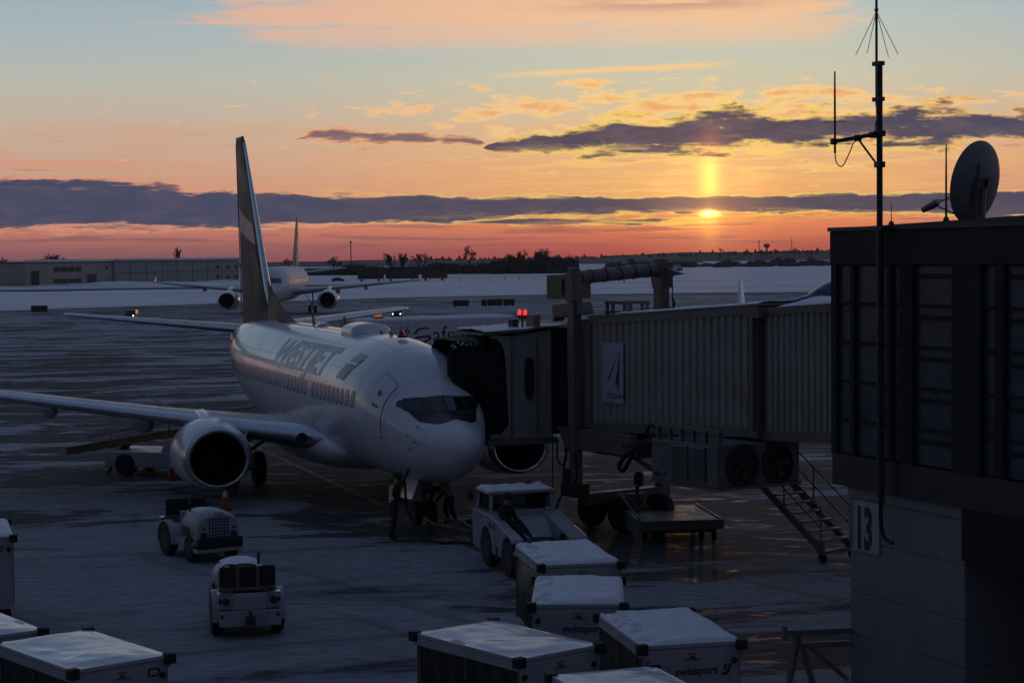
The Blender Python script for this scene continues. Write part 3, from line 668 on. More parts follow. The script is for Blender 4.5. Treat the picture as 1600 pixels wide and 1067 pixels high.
def far_car(label, u, y, on):
    t = thing('service_vehicle', label, 'vehicle', (ux(u, y), y, 0), 0, 'service vehicles driving with headlights on')
    MB().box((-.9, 0, .3), (.9, 3.8, 1.0)).build('body', DARKM, t, bevel=.08)
    MB().prism([(-.8, .9, 1.0), (.8, .9, 1.0), (.7, 1.4, 1.6), (-.7, 1.4, 1.6)], (0, 2.0, 0)).build('cab', GLASS, t)
    for s in (-.6, .6): MB().lathe([(.0, 0), (.10, 0), (.10, .06), (0, .06)], (s, -.06, .72), 'y', 12).build('headlight', HEADL if s in on else SIGNW, t)
    t.scale = (.8, .8, .8)
    for s in (-.8, .8):
        for yy in (.8, 3.0): MB().wheel((s, yy, .32), .32, .22, 'x', 12).build('wheel', BLACK, t)
far_car('small dark vehicle with two lit headlights beyond the far wingtip of the white jet', 620, 232, (-.6, .6))
far_car('small dark vehicle with lit headlight at left beyond the white jet stabilizer', 202.5, 236, (.6,))
# snow clearing machines far out
for u, lab in ((1054, 'tiny plough truck far out on the snow right of the bridge gantry'), (978, 'tiny parked machine far out on the snow above the gantry pipe')):
    y = 900; t = thing('plough_truck', lab, 'truck', (ux(u, y), y, .2), R(20))
    MB().box((-3.5, -1.2, .8), (1.0, 1.2, 2.4)).build('body', SIGNW, t); MB().box((1.2, -1.2, .8), (3.2, 1.2, 3.0)).build('cab', GREYP, t)
    MB().box((3.5, -1.8, .2), (3.8, 1.8, 1.5)).build('plough_blade', YELLOW, t)
    for sx in (-2.3, 2.2):
        for sy in (-1.1, 1.1): MB().wheel((sx, sy, .55), .55, .35, 'y', 10).build('wheel', BLACK, t)
t = thing('marker_post', 'short dark marker post in the snow seen under the gantry pipe', 'post', (ux(976, 520), 520, .1))
MB().box((-.15, -.1, 0), (.15, .1, 1.1)).build('post', SIGNK, t); MB().box((-.2, -.14, 1.11), (.2, .14, 1.3)).build('reflector_cap', REDBOX, t)
# ================================================================== AIRLINERS
def cr_interp(tab, x):
    """smooth interpolation of a table (x, a, b, ...)"""
    if x <= tab[0][0]: return tab[0][1:]
    if x >= tab[-1][0]: return tab[-1][1:]
    for i in range(len(tab) - 1):
        if tab[i][0] <= x <= tab[i + 1][0]: break
    p1, p2 = tab[i], tab[i + 1]; h = p2[0] - p1[0]; t = (x - p1[0]) / h
    out_ = []
    for k in range(1, len(p1)):
        def slope(a, b, c):
            d0 = (b[k] - a[k]) / (b[0] - a[0]); d1 = (c[k] - b[k]) / (c[0] - b[0])
            return 0 if d0 * d1 <= 0 else 2 * d0 * d1 / (d0 + d1)
        d12 = (p2[k] - p1[k]) / h
        m1 = slope(tab[i - 1], p1, p2) if i > 0 else d12
        m2 = slope(p1, p2, tab[i + 2]) if i + 2 < len(tab) else d12
        t2, t3 = t * t, t * t * t
        out_.append((2 * t3 - 3 * t2 + 1) * p1[k] + (t3 - 2 * t2 + t) * h * m1 + (-2 * t3 + 3 * t2) * p2[k] + (t3 - t2) * h * m2)
    return out_
#            x    top   bot   half  zw
P737 = [(0.0, 2.55, 2.51, .02, 2.53), (.04, 2.70, 2.36, .17, 2.53), (.15, 2.84, 2.20, .33, 2.53), (.4, 3.00, 2.00, .50, 2.55), (.8, 3.16, 1.79, .71, 2.59), (1.3, 3.30, 1.61, .91, 2.65),
        (1.72, 3.39, 1.51, 1.06, 2.72), (2.1, 3.64, 1.45, 1.19, 2.80), (2.55, 3.95, 1.39, 1.33, 2.90), (3.0, 4.24, 1.34, 1.46, 2.99), (3.6, 4.57, 1.30, 1.61, 3.09), (4.4, 4.88, 1.27, 1.76, 3.20),
        (5.4, 5.09, 1.25, 1.84, 3.29), (6.6, 5.21, 1.25, 1.88, 3.34), (8.0, 5.25, 1.25, 1.88, 3.35), (12, 5.25, 1.25, 1.88, 3.35), (18.0, 5.25, 1.25, 1.88, 3.35), (20, 5.25, 1.38, 1.87, 3.37), (22, 5.24, 1.80, 1.80, 3.48),
        (24, 5.22, 2.40, 1.62, 3.75), (26, 5.15, 3.08, 1.32, 4.08), (28, 5.02, 3.72, .92, 4.36), (29.2, 4.90, 4.12, .60, 4.50), (29.79, 4.76, 4.36, .22, 4.56)]
def scale_prof(P, sx, sz, zoff, sw): return [(x * sx, z0 * sz + zoff, z1 * sz + zoff, w * sw, zw * sz + zoff) for x, z0, z1, w, zw in P]
class Fus:
    def __init__(s, P): s.P = P
    def pt(s, x, a, off=0.0):
        """point at station x, angle a (degrees from the crown towards +y)"""
        def raw(x, a):
            top, bot, hw, zw = cr_interp(s.P, x); ca, sa = math.cos(R(a)), math.sin(R(a))
            return Vector((x, hw * sa, zw + (top - zw) * ca if ca > 0 else zw + (zw - bot) * ca))
        p = raw(x, a)
        if off:
            du = raw(x + .03, a) - raw(x - .03, a); dv = raw(x, a + .8) - raw(x, a - .8)
            n = du.cross(dv)
            top, bot, hw, zw = cr_interp(s.P, x)
            if n.dot(Vector((0, p.y, p.z - zw))) < 0: n.negate()
            p = p + n.normalized() * off
        return p
    def front(s, y, z, off=0.0):
        """station where the upper nose surface passes through (y, z)"""
        lo, hi = 0.0, 7.0
        for _ in range(40):
            x = (lo + hi) / 2; top, bot, hw, zw = cr_interp(s.P, x)
            zz = (z - zw) / (top - zw) if z > zw else (z - zw) / (zw - bot)
            if zz * zz + (y / hw) ** 2 > 1: lo = x
            else: hi = x
        a = math.degrees(math.atan2(y / cr_interp(s.P, x)[2], (z - cr_interp(s.P, x)[3]) / (cr_interp(s.P, x)[0] - cr_interp(s.P, x)[3])))
        return s.pt(x, a, off)
    def ang(s, x, z):
        top, bot, hw, zw = cr_interp(s.P, x); return math.degrees(math.acos(max(-1, min(1, (z - zw) / (top - zw)))))
    def mesh(s, nr, na):
        L = s.P[-1][0]; mb = MB(); rings = []
        for i in range(nr + 1):
            t = i / nr; x = L * (t ** 1.7 if t < .5 else t ** 1.7) ; x = L * (.5 * t ** 3 + .5 * t ** 1.15) if t < 1 else L
            rings.append([s.pt(x, 360 * j / na) for j in range(na)])
        return mb.loft(rings)
def airfoil(n=14, tc=.12, cam=.015):
    up_, lo = [], []
    for i in range(n + 1):
        x = (1 - math.cos(math.pi * i / n)) / 2
        y = 5 * tc * (.2969 * math.sqrt(x) - .126 * x - .3516 * x * x + .2843 * x ** 3 - .1036 * x ** 4); c = cam * 4 * x * (1 - x)
        up_.append((x, y + c)); lo.append((x, -y * .9 + c))
    return up_[::-1] + lo[1:-1]
def lift_surface(secs, tc0, tc1, sgn, n=14, vertical=False, tw=0.02, cam=.015):
    rings = []
    for k, (y, xle, z, c) in enumerate(secs):
        tc = tc0 + (tc1 - tc0) * k / (len(secs) - 1); ring = []
        for ax, az in airfoil(n, tc, cam):
            px = xle + ax * c; pz = az * c - ax * c * tw
            ring.append((px, pz, y) if vertical else (px, sgn * y, z + pz))
        rings.append(ring)
    return MB().loft(rings)
def le_part(secs, tc0, tc1, sgn, frac=.09, vertical=False, tw=.02, cam=.015, off=.004):
    rings = []
    for k, (y, xle, z, c) in enumerate(secs):
        tc = tc0 + (tc1 - tc0) * k / (len(secs) - 1)
        pts = [p for p in airfoil(28, tc, cam) if p[0] <= frac]
        ring = []
        for ax, az in pts:
            px = xle + ax * c - off; pz = az * c * 1.02 - ax * c * tw + (off if az > 0 else -off)
            ring.append((px, pz, y) if vertical else (px, sgn * y, z + pz))
        rings.append(ring)
    return MB().loft(rings)
def sec_at(secs, y):
    for a, b in zip(secs, secs[1:]):
        if a[0] <= y <= b[0]:
            t = (y - a[0]) / (b[0] - a[0]); return [a[i] + (b[i] - a[i]) * t for i in range(4)]
    return secs[-1]

def engine(root, ex, ey, ez, r, L, wing, sgn, detail):
    """nacelle with lip, intake, fan, spinner, core; pylon up to the wing"""
    n = 40 if detail else 20
    e = bpy.data.objects.new('engine', bpy.data.meshes.new('engine'))
    def ring(x, rr, zf=1.0, dz=0.0):
        out_ = []
        for j in range(n):
            a = 2 * math.pi * j / n; s, c = math.sin(a), math.cos(a)
            z = c * rr * (zf if c < 0 else 1.0)
            out_.append((ex + x, ey + s * rr * 1.02, ez + z + dz))
        return out_
    cow = MB(); cow.loft([ring(.22 * r, 1.0 * r, .86), ring(.5 * r, 1.06 * r, .86), ring(1.1 * r, 1.12 * r, .86), ring(1.9 * r, 1.12 * r, .88), ring(L * .55, 1.04 * r, .92), ring(L * .70, .86 * r, 1), ring(L * .70, .78 * r, 1), ring(L * .6, .70 * r)], cap0=False)
    co = cow.build('engine', FUSE if detail else WHITE, root, smooth=True)
    lip = MB().loft([ring(.222 * r, 1.002 * r, .86), ring(.10 * r, .965 * r, .87), ring(.02 * r, .91 * r, .88), ring(0, .86 * r, .89), ring(.03 * r, .81 * r, .9), ring(.16 * r, .765 * r, .93)], cap0=False, cap1=False)
    lip.build('intake_lip', ALU, co, smooth=60)
    MB().loft([ring(.16 * r, .766 * r, .93), ring(.5 * r, .75 * r, .97), ring(1.0 * r, .78 * r)], cap0=False, cap1=False).build('intake_duct', DARKM, co, smooth=True)
    fan = MB(); nb = 24 if detail else 14
    for k in range(nb):
        a = 2 * math.pi * k / nb
        def bp(rr, da, dx_): return (ex + .98 * r + dx_, ey + math.sin(a + da) * rr, ez + math.cos(a + da) * rr)
        fan.add([bp(.2 * r, -.10, 0), bp(.2 * r, .10, .1 * r), bp(.77 * r, .16, .14 * r), bp(.77 * r, -.06, -.02)], [(0, 1, 2, 3)])
    fan.add([(ex + 1.16 * r, ey + math.sin(2 * math.pi * j / n) * .78 * r, ez + math.cos(2 * math.pi * j / n) * .78 * r) for j in range(n)], [tuple(range(n))])
    fan.build('fan', FANB if detail else DARKM, co)
    MB().lathe([(0.004, .52 * r), (.07 * r, .60 * r), (.14 * r, .76 * r), (.2 * r, .98 * r)], (ex, ey, ez), 'x', 20, cap0=False).build('spinner', DARKM, co, smooth=True)
    MB().lathe([(.66 * r, L * .62), (.6 * r, L * .8), (.46 * r, L * .92), (.44 * r, L * .92), (.2 * r, L * 1.05), (.02, L * 1.12)], (ex, ey, ez), 'x', 20).build('exhaust_cone', STEEL, co, smooth=True)
    s = sec_at(wing, abs(ey)); wz = s[2]; wx = s[1]
    w = .17 * r
    py = MB()
    def pr(x, z0, z1, ww): return [(x, ey - ww, z0), (x, ey + ww, z0), (x, ey + ww, z1), (x, ey + ww * .5, z1 + ww * .5), (x, ey - ww * .5, z1 + ww * .5), (x, ey - ww, z1)]
    t0 = ez + r * .95
    py.loft([pr(ex + .75 * r, t0 - .1, t0 + .02, .04), pr(ex + 1.3 * r, t0 - .3, t0 + (wz - t0) * .55 + .12, w * .9), pr(wx - .15, t0 - .3, wz + .22, w * 1.15), pr(wx + .7, t0 - .3, wz + .30, w), pr(wx + 1.9, t0 - .35, wz + .2, w * .6)])
    py.build('pylon', FUSE if detail else WHITE, co, smooth=50)
    if detail:
        for sg in (-1, 1):
            if sg * sgn > 0: continue
            a = R(62)
            def sp_(x, rr): return (ex + x, ey + sg * math.sin(a) * rr, ez + math.cos(a) * rr)
            c0 = MB(); c0.add([sp_(.9 * r, 1.08 * r), sp_(1.9 * r, 1.08 * r), sp_(1.9 * r, 1.34 * r), sp_(1.5 * r, 1.30 * r)], [(0, 1, 2, 3)]); c0.add([(p[0], p[1], p[2] + .02) for p in c0.v], [(0, 1, 2, 3)])
            c0.build('nacelle_strake', FUSE, co)
        # seam between intake and fan cowl
        seam = MB(); seam.loft([ring(1.02 * r, 1.118 * r, .86), ring(1.045 * r, 1.120 * r, .86)], cap0=False, cap1=False); seam.build('cowl_seam', TEXTG, co)
    return co
def gear(root, x, y, zt, r, pair, name, brace=None, rows=(0,)):
    g = MB(); g.tube([(x, y, zt), (x, y, r)], [.11, .09], 10)
    for rx in rows: g.tube([(x + rx, y - pair, r), (x + rx, y + pair, r)], .06, 8)
    if len(rows) > 1: g.tube([(x + rows[0], y, r), (x + rows[-1], y, r)], .12, 8)
    if brace: g.tube([(x, y, r + .5), brace], .06, 8)
    g.tube([(x - .14, y, zt * .62), (x - .26, y, zt * .45), (x - .08, y, r + .1)], .03, 6)
    go = g.build(name, STEEL, root, smooth=True)
    for rx in rows:
        for s in (-1, 1):
            wh = MB().wheel((x + rx, y + s * pair, r), r, r * .62, 'y', 28).build('wheel', BLACK, go, smooth=True)
            MB().lathe([(0.0, -.32 * r), (r * .5, -.30 * r), (r * .56, -.2 * r), (r * .56, .2 * r), (r * .5, .30 * r), (0, .32 * r)], (x + rx, y + s * pair, r), 'y', 20, cap0=False, cap1=False).build('rim', STEEL, wh, smooth=True)
    return go

W737 = [(0.9, 9.0, 1.90, 8.3), (1.88, 9.75, 2.02, 7.5), (3.0, 10.5, 2.18, 6.5), (4.83, 11.72, 2.45, 5.0), (5.6, 12.15, 2.56, 4.6), (11.0, 15.0, 3.28, 3.15), (16.7, 18.05, 4.00, 1.72), (17.16, 18.6, 4.06, 1.1)]
def airliner(name, label, loc, h, P, wing, fin, dorsal, stab, eng, gears, mats, detail=False, tc=(.15, .10), winglet=None, group=None):
    root = thing(name, label, 'airliner', loc, R(90) + h, group)
    F = Fus(P)
    fo = F.mesh(110 if detail else 60, 72 if detail else 36).build('fuselage', mats['fus'], root, smooth=60)
    for sgn in (1, -1):
        wo = lift_surface(wing, tc[0], tc[1], sgn, tw=.045).build('wing', mats['wing'], root, smooth=50)
        le_part(wing, tc[0], tc[1], sgn, .10, tw=.045).build('leading_edge', ALU if detail else GREYP, wo, smooth=70)
        L = wing[-1][0]
        for yf in (.36, .53, .70) if detail else (.4, .6):
            s = sec_at(wing, L * yf); c = s[3]; yy = sgn * L * yf; rr = .06 * c + .06; dz_ = -.085 * c
            MB().lathe([(.01, s[1] + c * .42), (rr * .8, s[1] + c * .55), (rr, s[1] + c * .75), (rr * .7, s[1] + c * 1.02), (.01, s[1] + c * 1.2)], (0, yy, s[2] + dz_), 'x', 10, sq=1.3).build('flap_fairing', mats['wing'], wo, smooth=True)
        if winglet:
            y, xle, z, c = wing[-2]
            wl = [(y, xle, z, c), (y + .25, xle + .3, z + .25, c * .8), (y + .45, xle + .6, z + .8, c * .7), (y + .85, xle + 1.9, z + winglet, .45)]
            rings = []
            for (yy, xx, zz, cc), tilt in zip(wl, (0, .5, .95, .95)):
                rings.append([(xx + ax * cc, sgn * (yy - az * cc * tilt), zz + az * cc * (1 - tilt)) for ax, az in airfoil(10, .10)])
            MB().loft(rings).build('winglet', WHITE, wo, smooth=50)
        elif not detail:
            y, xle, z, c = wing[-1]
            MB().prism([(xle, sgn * y, z), (xle + c * 1.1, sgn * y, z - .7), (xle + c * 1.5, sgn * y, z - .6), (xle + c * 1.5, sgn * y, z + .9), (xle + c * .9, sgn * y, z + .8)], (0, .06, 0)).build('wingtip_fence', mats['wing'], wo)
        ex, ey, ez, er, el_ = eng
        engine(root, ex, sgn * ey, ez, er, el_, wing, sgn, detail)
        so = lift_surface(stab, .10, .09, sgn, 10, cam=0, tw=-.03).build('horizontal_stabilizer', mats['wing'], root, smooth=50)
        le_part(stab, .097, .088, sgn, .07, tw=-.03, cam=0).build('leading_edge', ALU if detail else GREYP, so, smooth=70)
    rings = lift_surface([(z, x, 0, c) for z, x, c in fin], .095, .085, 1, 12, True, 0, 0)
    fo2 = rings.build('tail_fin', mats['fin'], root, smooth=50)
    le_part([(z, x, 0, c) for z, x, c in fin[:-1]], .093, .083, 1, .05, True, 0, 0).build('leading_edge', ALU if detail else GREYP, fo2, smooth=70)
    if dorsal:
        (x0, z0), (x1, z1), (x2, z2) = dorsal
        d = MB(); rg = []
        for k in range(9):
            t = k / 8; x = x0 + (x2 - x0) * t
            zt = (1 - t) ** 2 * z0 + 2 * t * (1 - t) * z1 + t * t * z2
            w = .04 + .20 * t; zb = z0 - .35
            rg.append([(x, -w, zb), (x, -w * .7, zb + (zt - zb) * .5), (x, -.015, zt), (x, .015, zt), (x, w * .7, zb + (zt - zb) * .5), (x, w, zb)])
        d.loft(rg).build('dorsal_fin', mats['fin'], root, smooth=60)
    for gx, gy, zt, r, pair, nm, rows in gears:
        for sg in ((1, -1) if gy else (1,)):
            go = gear(root, gx, sg * gy, zt, r, pair, nm, (gx - .2, sg * (gy - 1.2), zt * .95) if gy else (gx - 1.2, 0, zt), rows)
    return root, F, fo, fo2
H737 = .33831; NOSE = (-1.179, 47.966, 0)
STAB737 = [(.4, 26.5, 4.72, 4.0), (7.0, 29.85, 5.38, 1.55), (7.18, 30.1, 5.40, 1.1)]
FIN737 = [(4.7, 23.3, 6.5), (6.6, 24.75, 5.35), (12.3, 28.95, 1.98), (12.55, 29.3, 1.5)]
GEAR737 = [(4.09, 0, 1.6, .34, .21, 'nose_gear', (0,)), (15.3, 2.86, 2.0, .56, .43, 'main_gear', (0,))]
jet, F, fus, fin = airliner('passenger_jet', 'large white passenger jet in the middle nosed up to the boarding bridge', NOSE, H737, P737, W737, FIN737,
    ((19.6, 5.24), (22.6, 5.42), (24.8, 6.7)), STAB737, (9.41, 4.83, 1.52, 1.03, 4.4), GEAR737, dict(fus=FUSE, wing=GREYP, fin=TEAL), True)
# ---- livery on the fin: pale band and darker leading panel
def fin_patch(name, pts, m, sg, off=.012):
    mb = MB(); n = 10
    def P_(a, b):
        p = [Vector((*pts[0], 0)), Vector((*pts[1], 0)), Vector((*pts[2], 0)), Vector((*pts[3], 0))]
        q = (p[0] * (1 - a) + p[1] * a) * (1 - b) + (p[3] * (1 - a) + p[2] * a) * b
        x, z = q.x, q.y
        for (z0, x0, c0), (z1, x1, c1) in zip(FIN737, FIN737[1:]):
            if z0 <= z <= z1: break
        t = (z - z0) / (z1 - z0); xl = x0 + (x1 - x0) * t; c = c0 + (c1 - c0) * t; k = max(0.001, min(.999, (x - xl) / c)); tcv = .095 - .01 * (z - 4.7) / 7.8
        yv = 5 * tcv * (.2969 * math.sqrt(k) - .126 * k - .3516 * k * k + .2843 * k ** 3 - .1036 * k ** 4) * c + off
        return (x, sg * yv, z)
    grid_top(mb, n, n, P_); return mb.build(name, m, fin, smooth=True)
for sg in (1, -1):
    fin_patch('livery_band', [(26.35, 8.15), (30.0, 8.75), (30.2, 9.7), (26.95, 8.95)], GREYP, sg)
    fin_patch('livery_band', [(24.0, 5.45), (26.6, 5.45), (28.0, 8.10), (26.2, 7.85)], NAVY, sg)
MB().box((29.38, -.05, 12.54), (30.74, .05, 12.60)).build('fin_cap', ALU, fin, bevel=.02)
# rudder gap
MB().beam((28.45, .34, 5.3), (30.2, .13, 12.3), .03, .02).build('rudder_seam', TEXTD, fin)
# ---- belly fairing and wing root
mb = MB(); rg = []
for k in range(25):
    t = k / 24; x = 8.2 + 11.2 * t; e = math.sin(math.pi * t) ** .45
    rg.append([(x, math.sin(a) * (1.2 + .88 * e), 1.72 + math.cos(a) * (.30 + .66 * e) * (1.0 if math.cos(a) > 0 else .98)) for a in [2 * math.pi * j / 40 for j in range(40)]])
mb.loft(rg).build('belly_fairing', FUSE, jet, smooth=True)
for sg in (1, -1):
    ll = MB().lathe([(.0, 0), (.17, 0), (.17, .1), (0, .1)], (9.62, sg * 2.22, 2.06), 'x', 20).build('landing_light', GLASS, jet)
# ---- flight deck glazing, built on the nose surface
def pane(name, quad, m, off, parent=fus, n=6):
    mb = MB(); q = [Vector((a, b, 0)) for a, b in quad]
    def P_(a, b):
        p = (q[0] * (1 - a) + q[1] * a) * (1 - b) + (q[3] * (1 - a) + q[2] * a) * b
        return F.front(p.x, p.y, off)
    grid_top(mb, n, n, P_); return mb.build(name, m, parent, smooth=True)
MASK = mat('black_antiglare', (.016, .016, .018), .45)
for sg in (1, -1):
    pane('antiglare_panel', [(sg * 0.000, 3.24), (sg * 0.446, 3.12), (sg * 0.632, 3.37), (sg * 0.000, 3.41)], MASK, .006)
    pane('antiglare_panel', [(sg * 0.446, 3.12), (sg * 0.800, 3.13), (sg * 0.986, 3.40), (sg * 0.623, 3.37)], MASK, .007)
    pane('cockpit_frame', [(sg * 0.000, 3.385), (sg * 0.642, 3.33), (sg * 0.586, 3.74), (sg * 0.000, 3.79)], DARKM, .008)
    pane('cockpit_window', [(sg * 0.037, 3.42), (sg * 0.595, 3.37), (sg * 0.549, 3.70), (sg * 0.037, 3.75)], GLASS, .018)
    pane('cockpit_frame', [(sg * 0.623, 3.32), (sg * 1.051, 3.40), (sg * 0.986, 3.71), (sg * 0.577, 3.75)], DARKM, .009)
    pane('cockpit_window', [(sg * 0.660, 3.36), (sg * 1.014, 3.43), (sg * 0.949, 3.67), (sg * 0.623, 3.71)], GLASS, .019)
    pane('cockpit_window', [(sg * 1.042, 3.44), (sg * 1.181, 3.51), (sg * 1.107, 3.64), (sg * 0.977, 3.67)], GLASS, .019)
# ---- cabin windows with closed blinds (starboard and port)
def cabin_window(x, sg):
    def oval(w, hgt, off, n=16):
        out_ = []
        for j in range(n):
            a = 2 * math.pi * j / n; c, s = math.cos(a), math.sin(a)
            px = x + w * math.copysign(abs(c) ** .7, c); zz = 3.56 + hgt * math.copysign(abs(s) ** .7, s)
            out_.append(F.pt(px, sg * F.ang(px, zz), off))
        return out_
    o1 = oval(.175, .245, .006); o2 = oval(.125, .185, .009)
    n = len(o1); mb = MB(); mb.add(o1 + o2, [(i, (i + 1) % n, n + (i + 1) % n, n + i) for i in range(n)], 0)
    mb.add(o2, [tuple(range(n))], 1)
    return mb.build('cabin_window', [TEXTD, BLIND], fus)
for sg in (1, -1):
    k = 0; x = 5.05
    while x < 24.2:
        if k not in (10,) and (sg > 0 or k > 3): cabin_window(x, sg)
        x += .508; k += 1
# ---- doors: outline groove, skin, handle
def door(x0, x1, z0, a1, sg, name='door'):
    def angz(x, z):
        top, bot, hw, zw = cr_interp(F.P, x)
        return math.degrees(math.acos(max(-1, min(1, (z - zw) / (top - zw))))) if z > zw else 90 + math.degrees(math.asin(max(-1, min(1, (zw - z) / (zw - bot)))))
    def strip(m_, off):
        mb = MB()
        def P_(u, v):
            x = x0 - m_ + (x1 - x0 + 2 * m_) * u; lo = angz((x0 + x1) / 2, z0) + m_ * 30; hi = a1 - m_ * 30
            # rounded corners: pull the ends in at the extreme columns
            e = max(0, abs(u - .5) * 2 - .75) / .25; c = .035 * e * e
            return F.pt(x, sg * (lo + (hi - lo) * (c + (1 - 2 * c) * v)), off)
        grid_top(mb, 12, 30, P_); return mb
    strip(.028, .006).build('door_seal', mat('door_seal_grey', (.20, .21, .23), .5, var=.1), fus, smooth=True)
    d2 = strip(0, .014).build(name, FUSE, fus, smooth=True)
    xm = (x0 + x1) / 2
    MB().tube([F.pt(xm - .13, sg * 74, .025), F.pt(xm + .13, sg * 74, .025)], .035, 6).build('handle', TEXTD, d2)
    mb = MB(); mb.add([F.pt(xm + .10 * math.cos(t), sg * (60 + 3.6 * math.sin(t)), .018) for t in [2 * math.pi * j / 14 for j in range(14)]], [tuple(range(14))]); mb.build('door_window', TEXTD, d2)
    return d2
door(3.15, 3.93, 2.64, 40, 1); door(3.1, 3.95, 2.64, 40, -1)
door(25.6, 26.3, 3.2, 45, 1)
# skin joints: station rings and long lap seams
SEAM = mat('skin_joint', (.52, .53, .55), .35, var=.1)
mb = MB()
for x in (2.95, 4.75, 6.4, 8.2, 10.1, 12.2, 14.6, 17.0, 19.2, 21.4, 23.6, 25.3):
    grid_top(mb, 72, 1, lambda u, v, x=x: F.pt(x + .016 * v, 360 * u, .003))
for a in (18, -18, 58, 104, 128):
    grid_top(mb, 60, 1, lambda u, v, a=a: F.pt(4.8 + 18.5 * u, a + .45 * v, .003))
tag(mb.build('skin_joints', SEAM, fus), kind='stuff')
# ---- titles on the upper side
def title(txt, size, x_left, z_base, sg, m, **kw):
    vs, fs = text_mesh(txt, size, slice_h=.10, **kw)
    mb = MB(); out_ = []
    top, bot, hw, zw = cr_interp(F.P, 10); rr = (top - zw + hw) / 2
    for vx, vy, _ in vs:
        x = x_left - vx; a = F.ang(10, z_base) - math.degrees(vy / rr)
        out_.append(F.pt(x, sg * a, .008))
    mb.add(out_, fs); return mb.build('title_lettering', m, fus)
title('WESTJET', 1.42, 16.3, 4.04, 1, TEXTG, shear=.30, bold=.055, sx=1.36, spacing=1.0)
# folded-flag emblem after the titles: two slanted panels with a pale diagonal between them
def emblem(quad, m, off=.009):
    mb = MB(); top, bot, hw, zw = cr_interp(F.P, 7); rr = (top - zw + hw) / 2; a0 = F.ang(7, 4.06)
    q = [Vector((a, b, 0)) for a, b in quad]
    def P_(a, b):
        p = (q[0] * (1 - a) + q[1] * a) * (1 - b) + (q[3] * (1 - a) + q[2] * a) * b
        return F.pt(p.x, a0 - math.degrees(p.y / rr), off)
    grid_top(mb, 6, 8, P_); mb.build('tail_emblem', m, fus)
emblem([(7.15, -.02), (6.35, -.02), (5.95, .52), (6.75, .50)], TEXTD); emblem([(6.68, .60), (5.90, .62), (5.58, .98), (6.40, .98)], TEXTG); emblem([(6.32, -.02), (6.2, -.02), (5.58, .80), (5.74, .76)], TEXTD)
# grey cheat line over the windows towards the tail
mb = MB()
def cheat(u, v):
    x = 9.5 + 16 * u; z = 4.02 + .035 * (v - .5) * 2 * (1 + 1.6 * u) + .10 * u
    return F.pt(x, F.ang(x, z), .006)
grid_top(mb, 60, 2, cheat); mb.build('cheat_line', TEXTG, fus)
mb = MB()
def crownline(u, v):
    x = 8.3 + 13.5 * u; a = 10 - 3 * u + (v - .5) * (.6 + 14 * max(0, u - .35) ** 1.6)
    return F.pt(x, a, .006)
grid_top(mb, 60, 3, crownline); mb.build('crown_stripe', NAVY, fus)
# ---- things on the crown
mb = MB(); rg = []
for k in range(17):
    t = k / 16; x = 9.2 + 2.0 * t; e = min(1, math.sin(math.pi * min(t, 1 - t) * 1.0) * 1.9) ** .8 if 0 < t < 1 else 0.01
    hh = .30 * e; ww = .30 + .34 * e
    rg.append([(x, math.sin(a) * ww, 5.14 + (max(0, math.cos(a)) ** .55) * (hh + .10)) for a in [(-90 + 180 * j / 18) * math.pi / 180 for j in range(19)]])
mb.loft(rg, closed=False, cap0=False, cap1=False).build('antenna_radome', FUSE, jet, smooth=True)
def blade(x, hgt, y=0.0, z=5.24, m=FUSE):
    MB().prism([(x, y - .015, z), (x + .32, y - .015, z), (x + .42, y - .015, z + hgt), (x + .26, y - .015, z + hgt)], (0, .03, 0)).build('blade_antenna', m, jet)
blade(12.6, .42, 0, m=DARKM); blade(17.1, .40, 0, m=DARKM); blade(8.15, .10, 0, m=DARKM); blade(7.1, .14, 0, m=DARKM)
MB().box((15.7, -.16, 5.25), (16.3, .16, 5.36)).build('adf_antenna', FUSE, jet, bevel=.05)
MB().lathe([(.16, 5.22), (.16, 5.30)], (6.05, 0, 0), n=18).build('beacon_base', TEXTD, jet)
MB().lathe([(.075, 5.25), (.08, 5.36), (.05, 5.44), (.0, 5.46)], (6.25, -.02, 0), n=14, cap1=False).build('beacon', REDDIM, jet, smooth=True)
mb = MB(); mb.add([F.pt(13.6 + .20 * math.cos(a), -9 + 1.8 * math.sin(a), .008) for a in [2 * math.pi * j / 16 for j in range(16)]], [tuple(range(16))]); mb.build('crown_vent', TEXTD, fus)
# probes and ports on the nose
for x, a in ((1.55, 62), (1.5, 92), (1.75, 104), (1.8, 86)):
    p = F.pt(x, a, 0); q = F.pt(x, a, .09); MB().tube([p, q, q + Vector((-.16, .02, 0))], .017, 6).build('probe', STEEL, fus)
mb = MB()
def radome_seam(u, v): return F.pt(1.12 + .012 * v, 360 * u, .004)
grid_top(mb, 48, 1, radome_seam); mb.build('radome_seam', TEXTG, fus)
# nose gear doors, torque links and taxi light
for sg in (1, -1):
    MB().prism([(3.1, sg * .42, 1.40), (4.3, sg * .42, 1.32), (4.3, sg * .62, .80), (3.1, sg * .62, .88)], (0, .03 * sg, 0)).build('gear_door', FUSE, jet)
MB().lathe([(0, 0), (.11, .0), (.11, .1), (0, .1)], (3.86, 0, 1.0), 'x', 16).build('taxi_light', GLASS, jet)
for sg in (1, -1): MB().prism([(14.9, sg * 3.46, .5), (15.8, sg * 3.46, .5), (15.9, sg * 3.30, 1.9), (14.8, sg * 3.30, 1.9)], (0, .03 * sg, 0)).build('gear_door', GREYP, jet)
# open hatch flap under the wing by the engine (pale disc seen inboard)
MB().lathe([(0, 0), (.2, 0), (.2, .06), (0, .06)], (14.3, 2.9, 1.75), 'x', 16).build('gear_fairing', GREYP, jet)

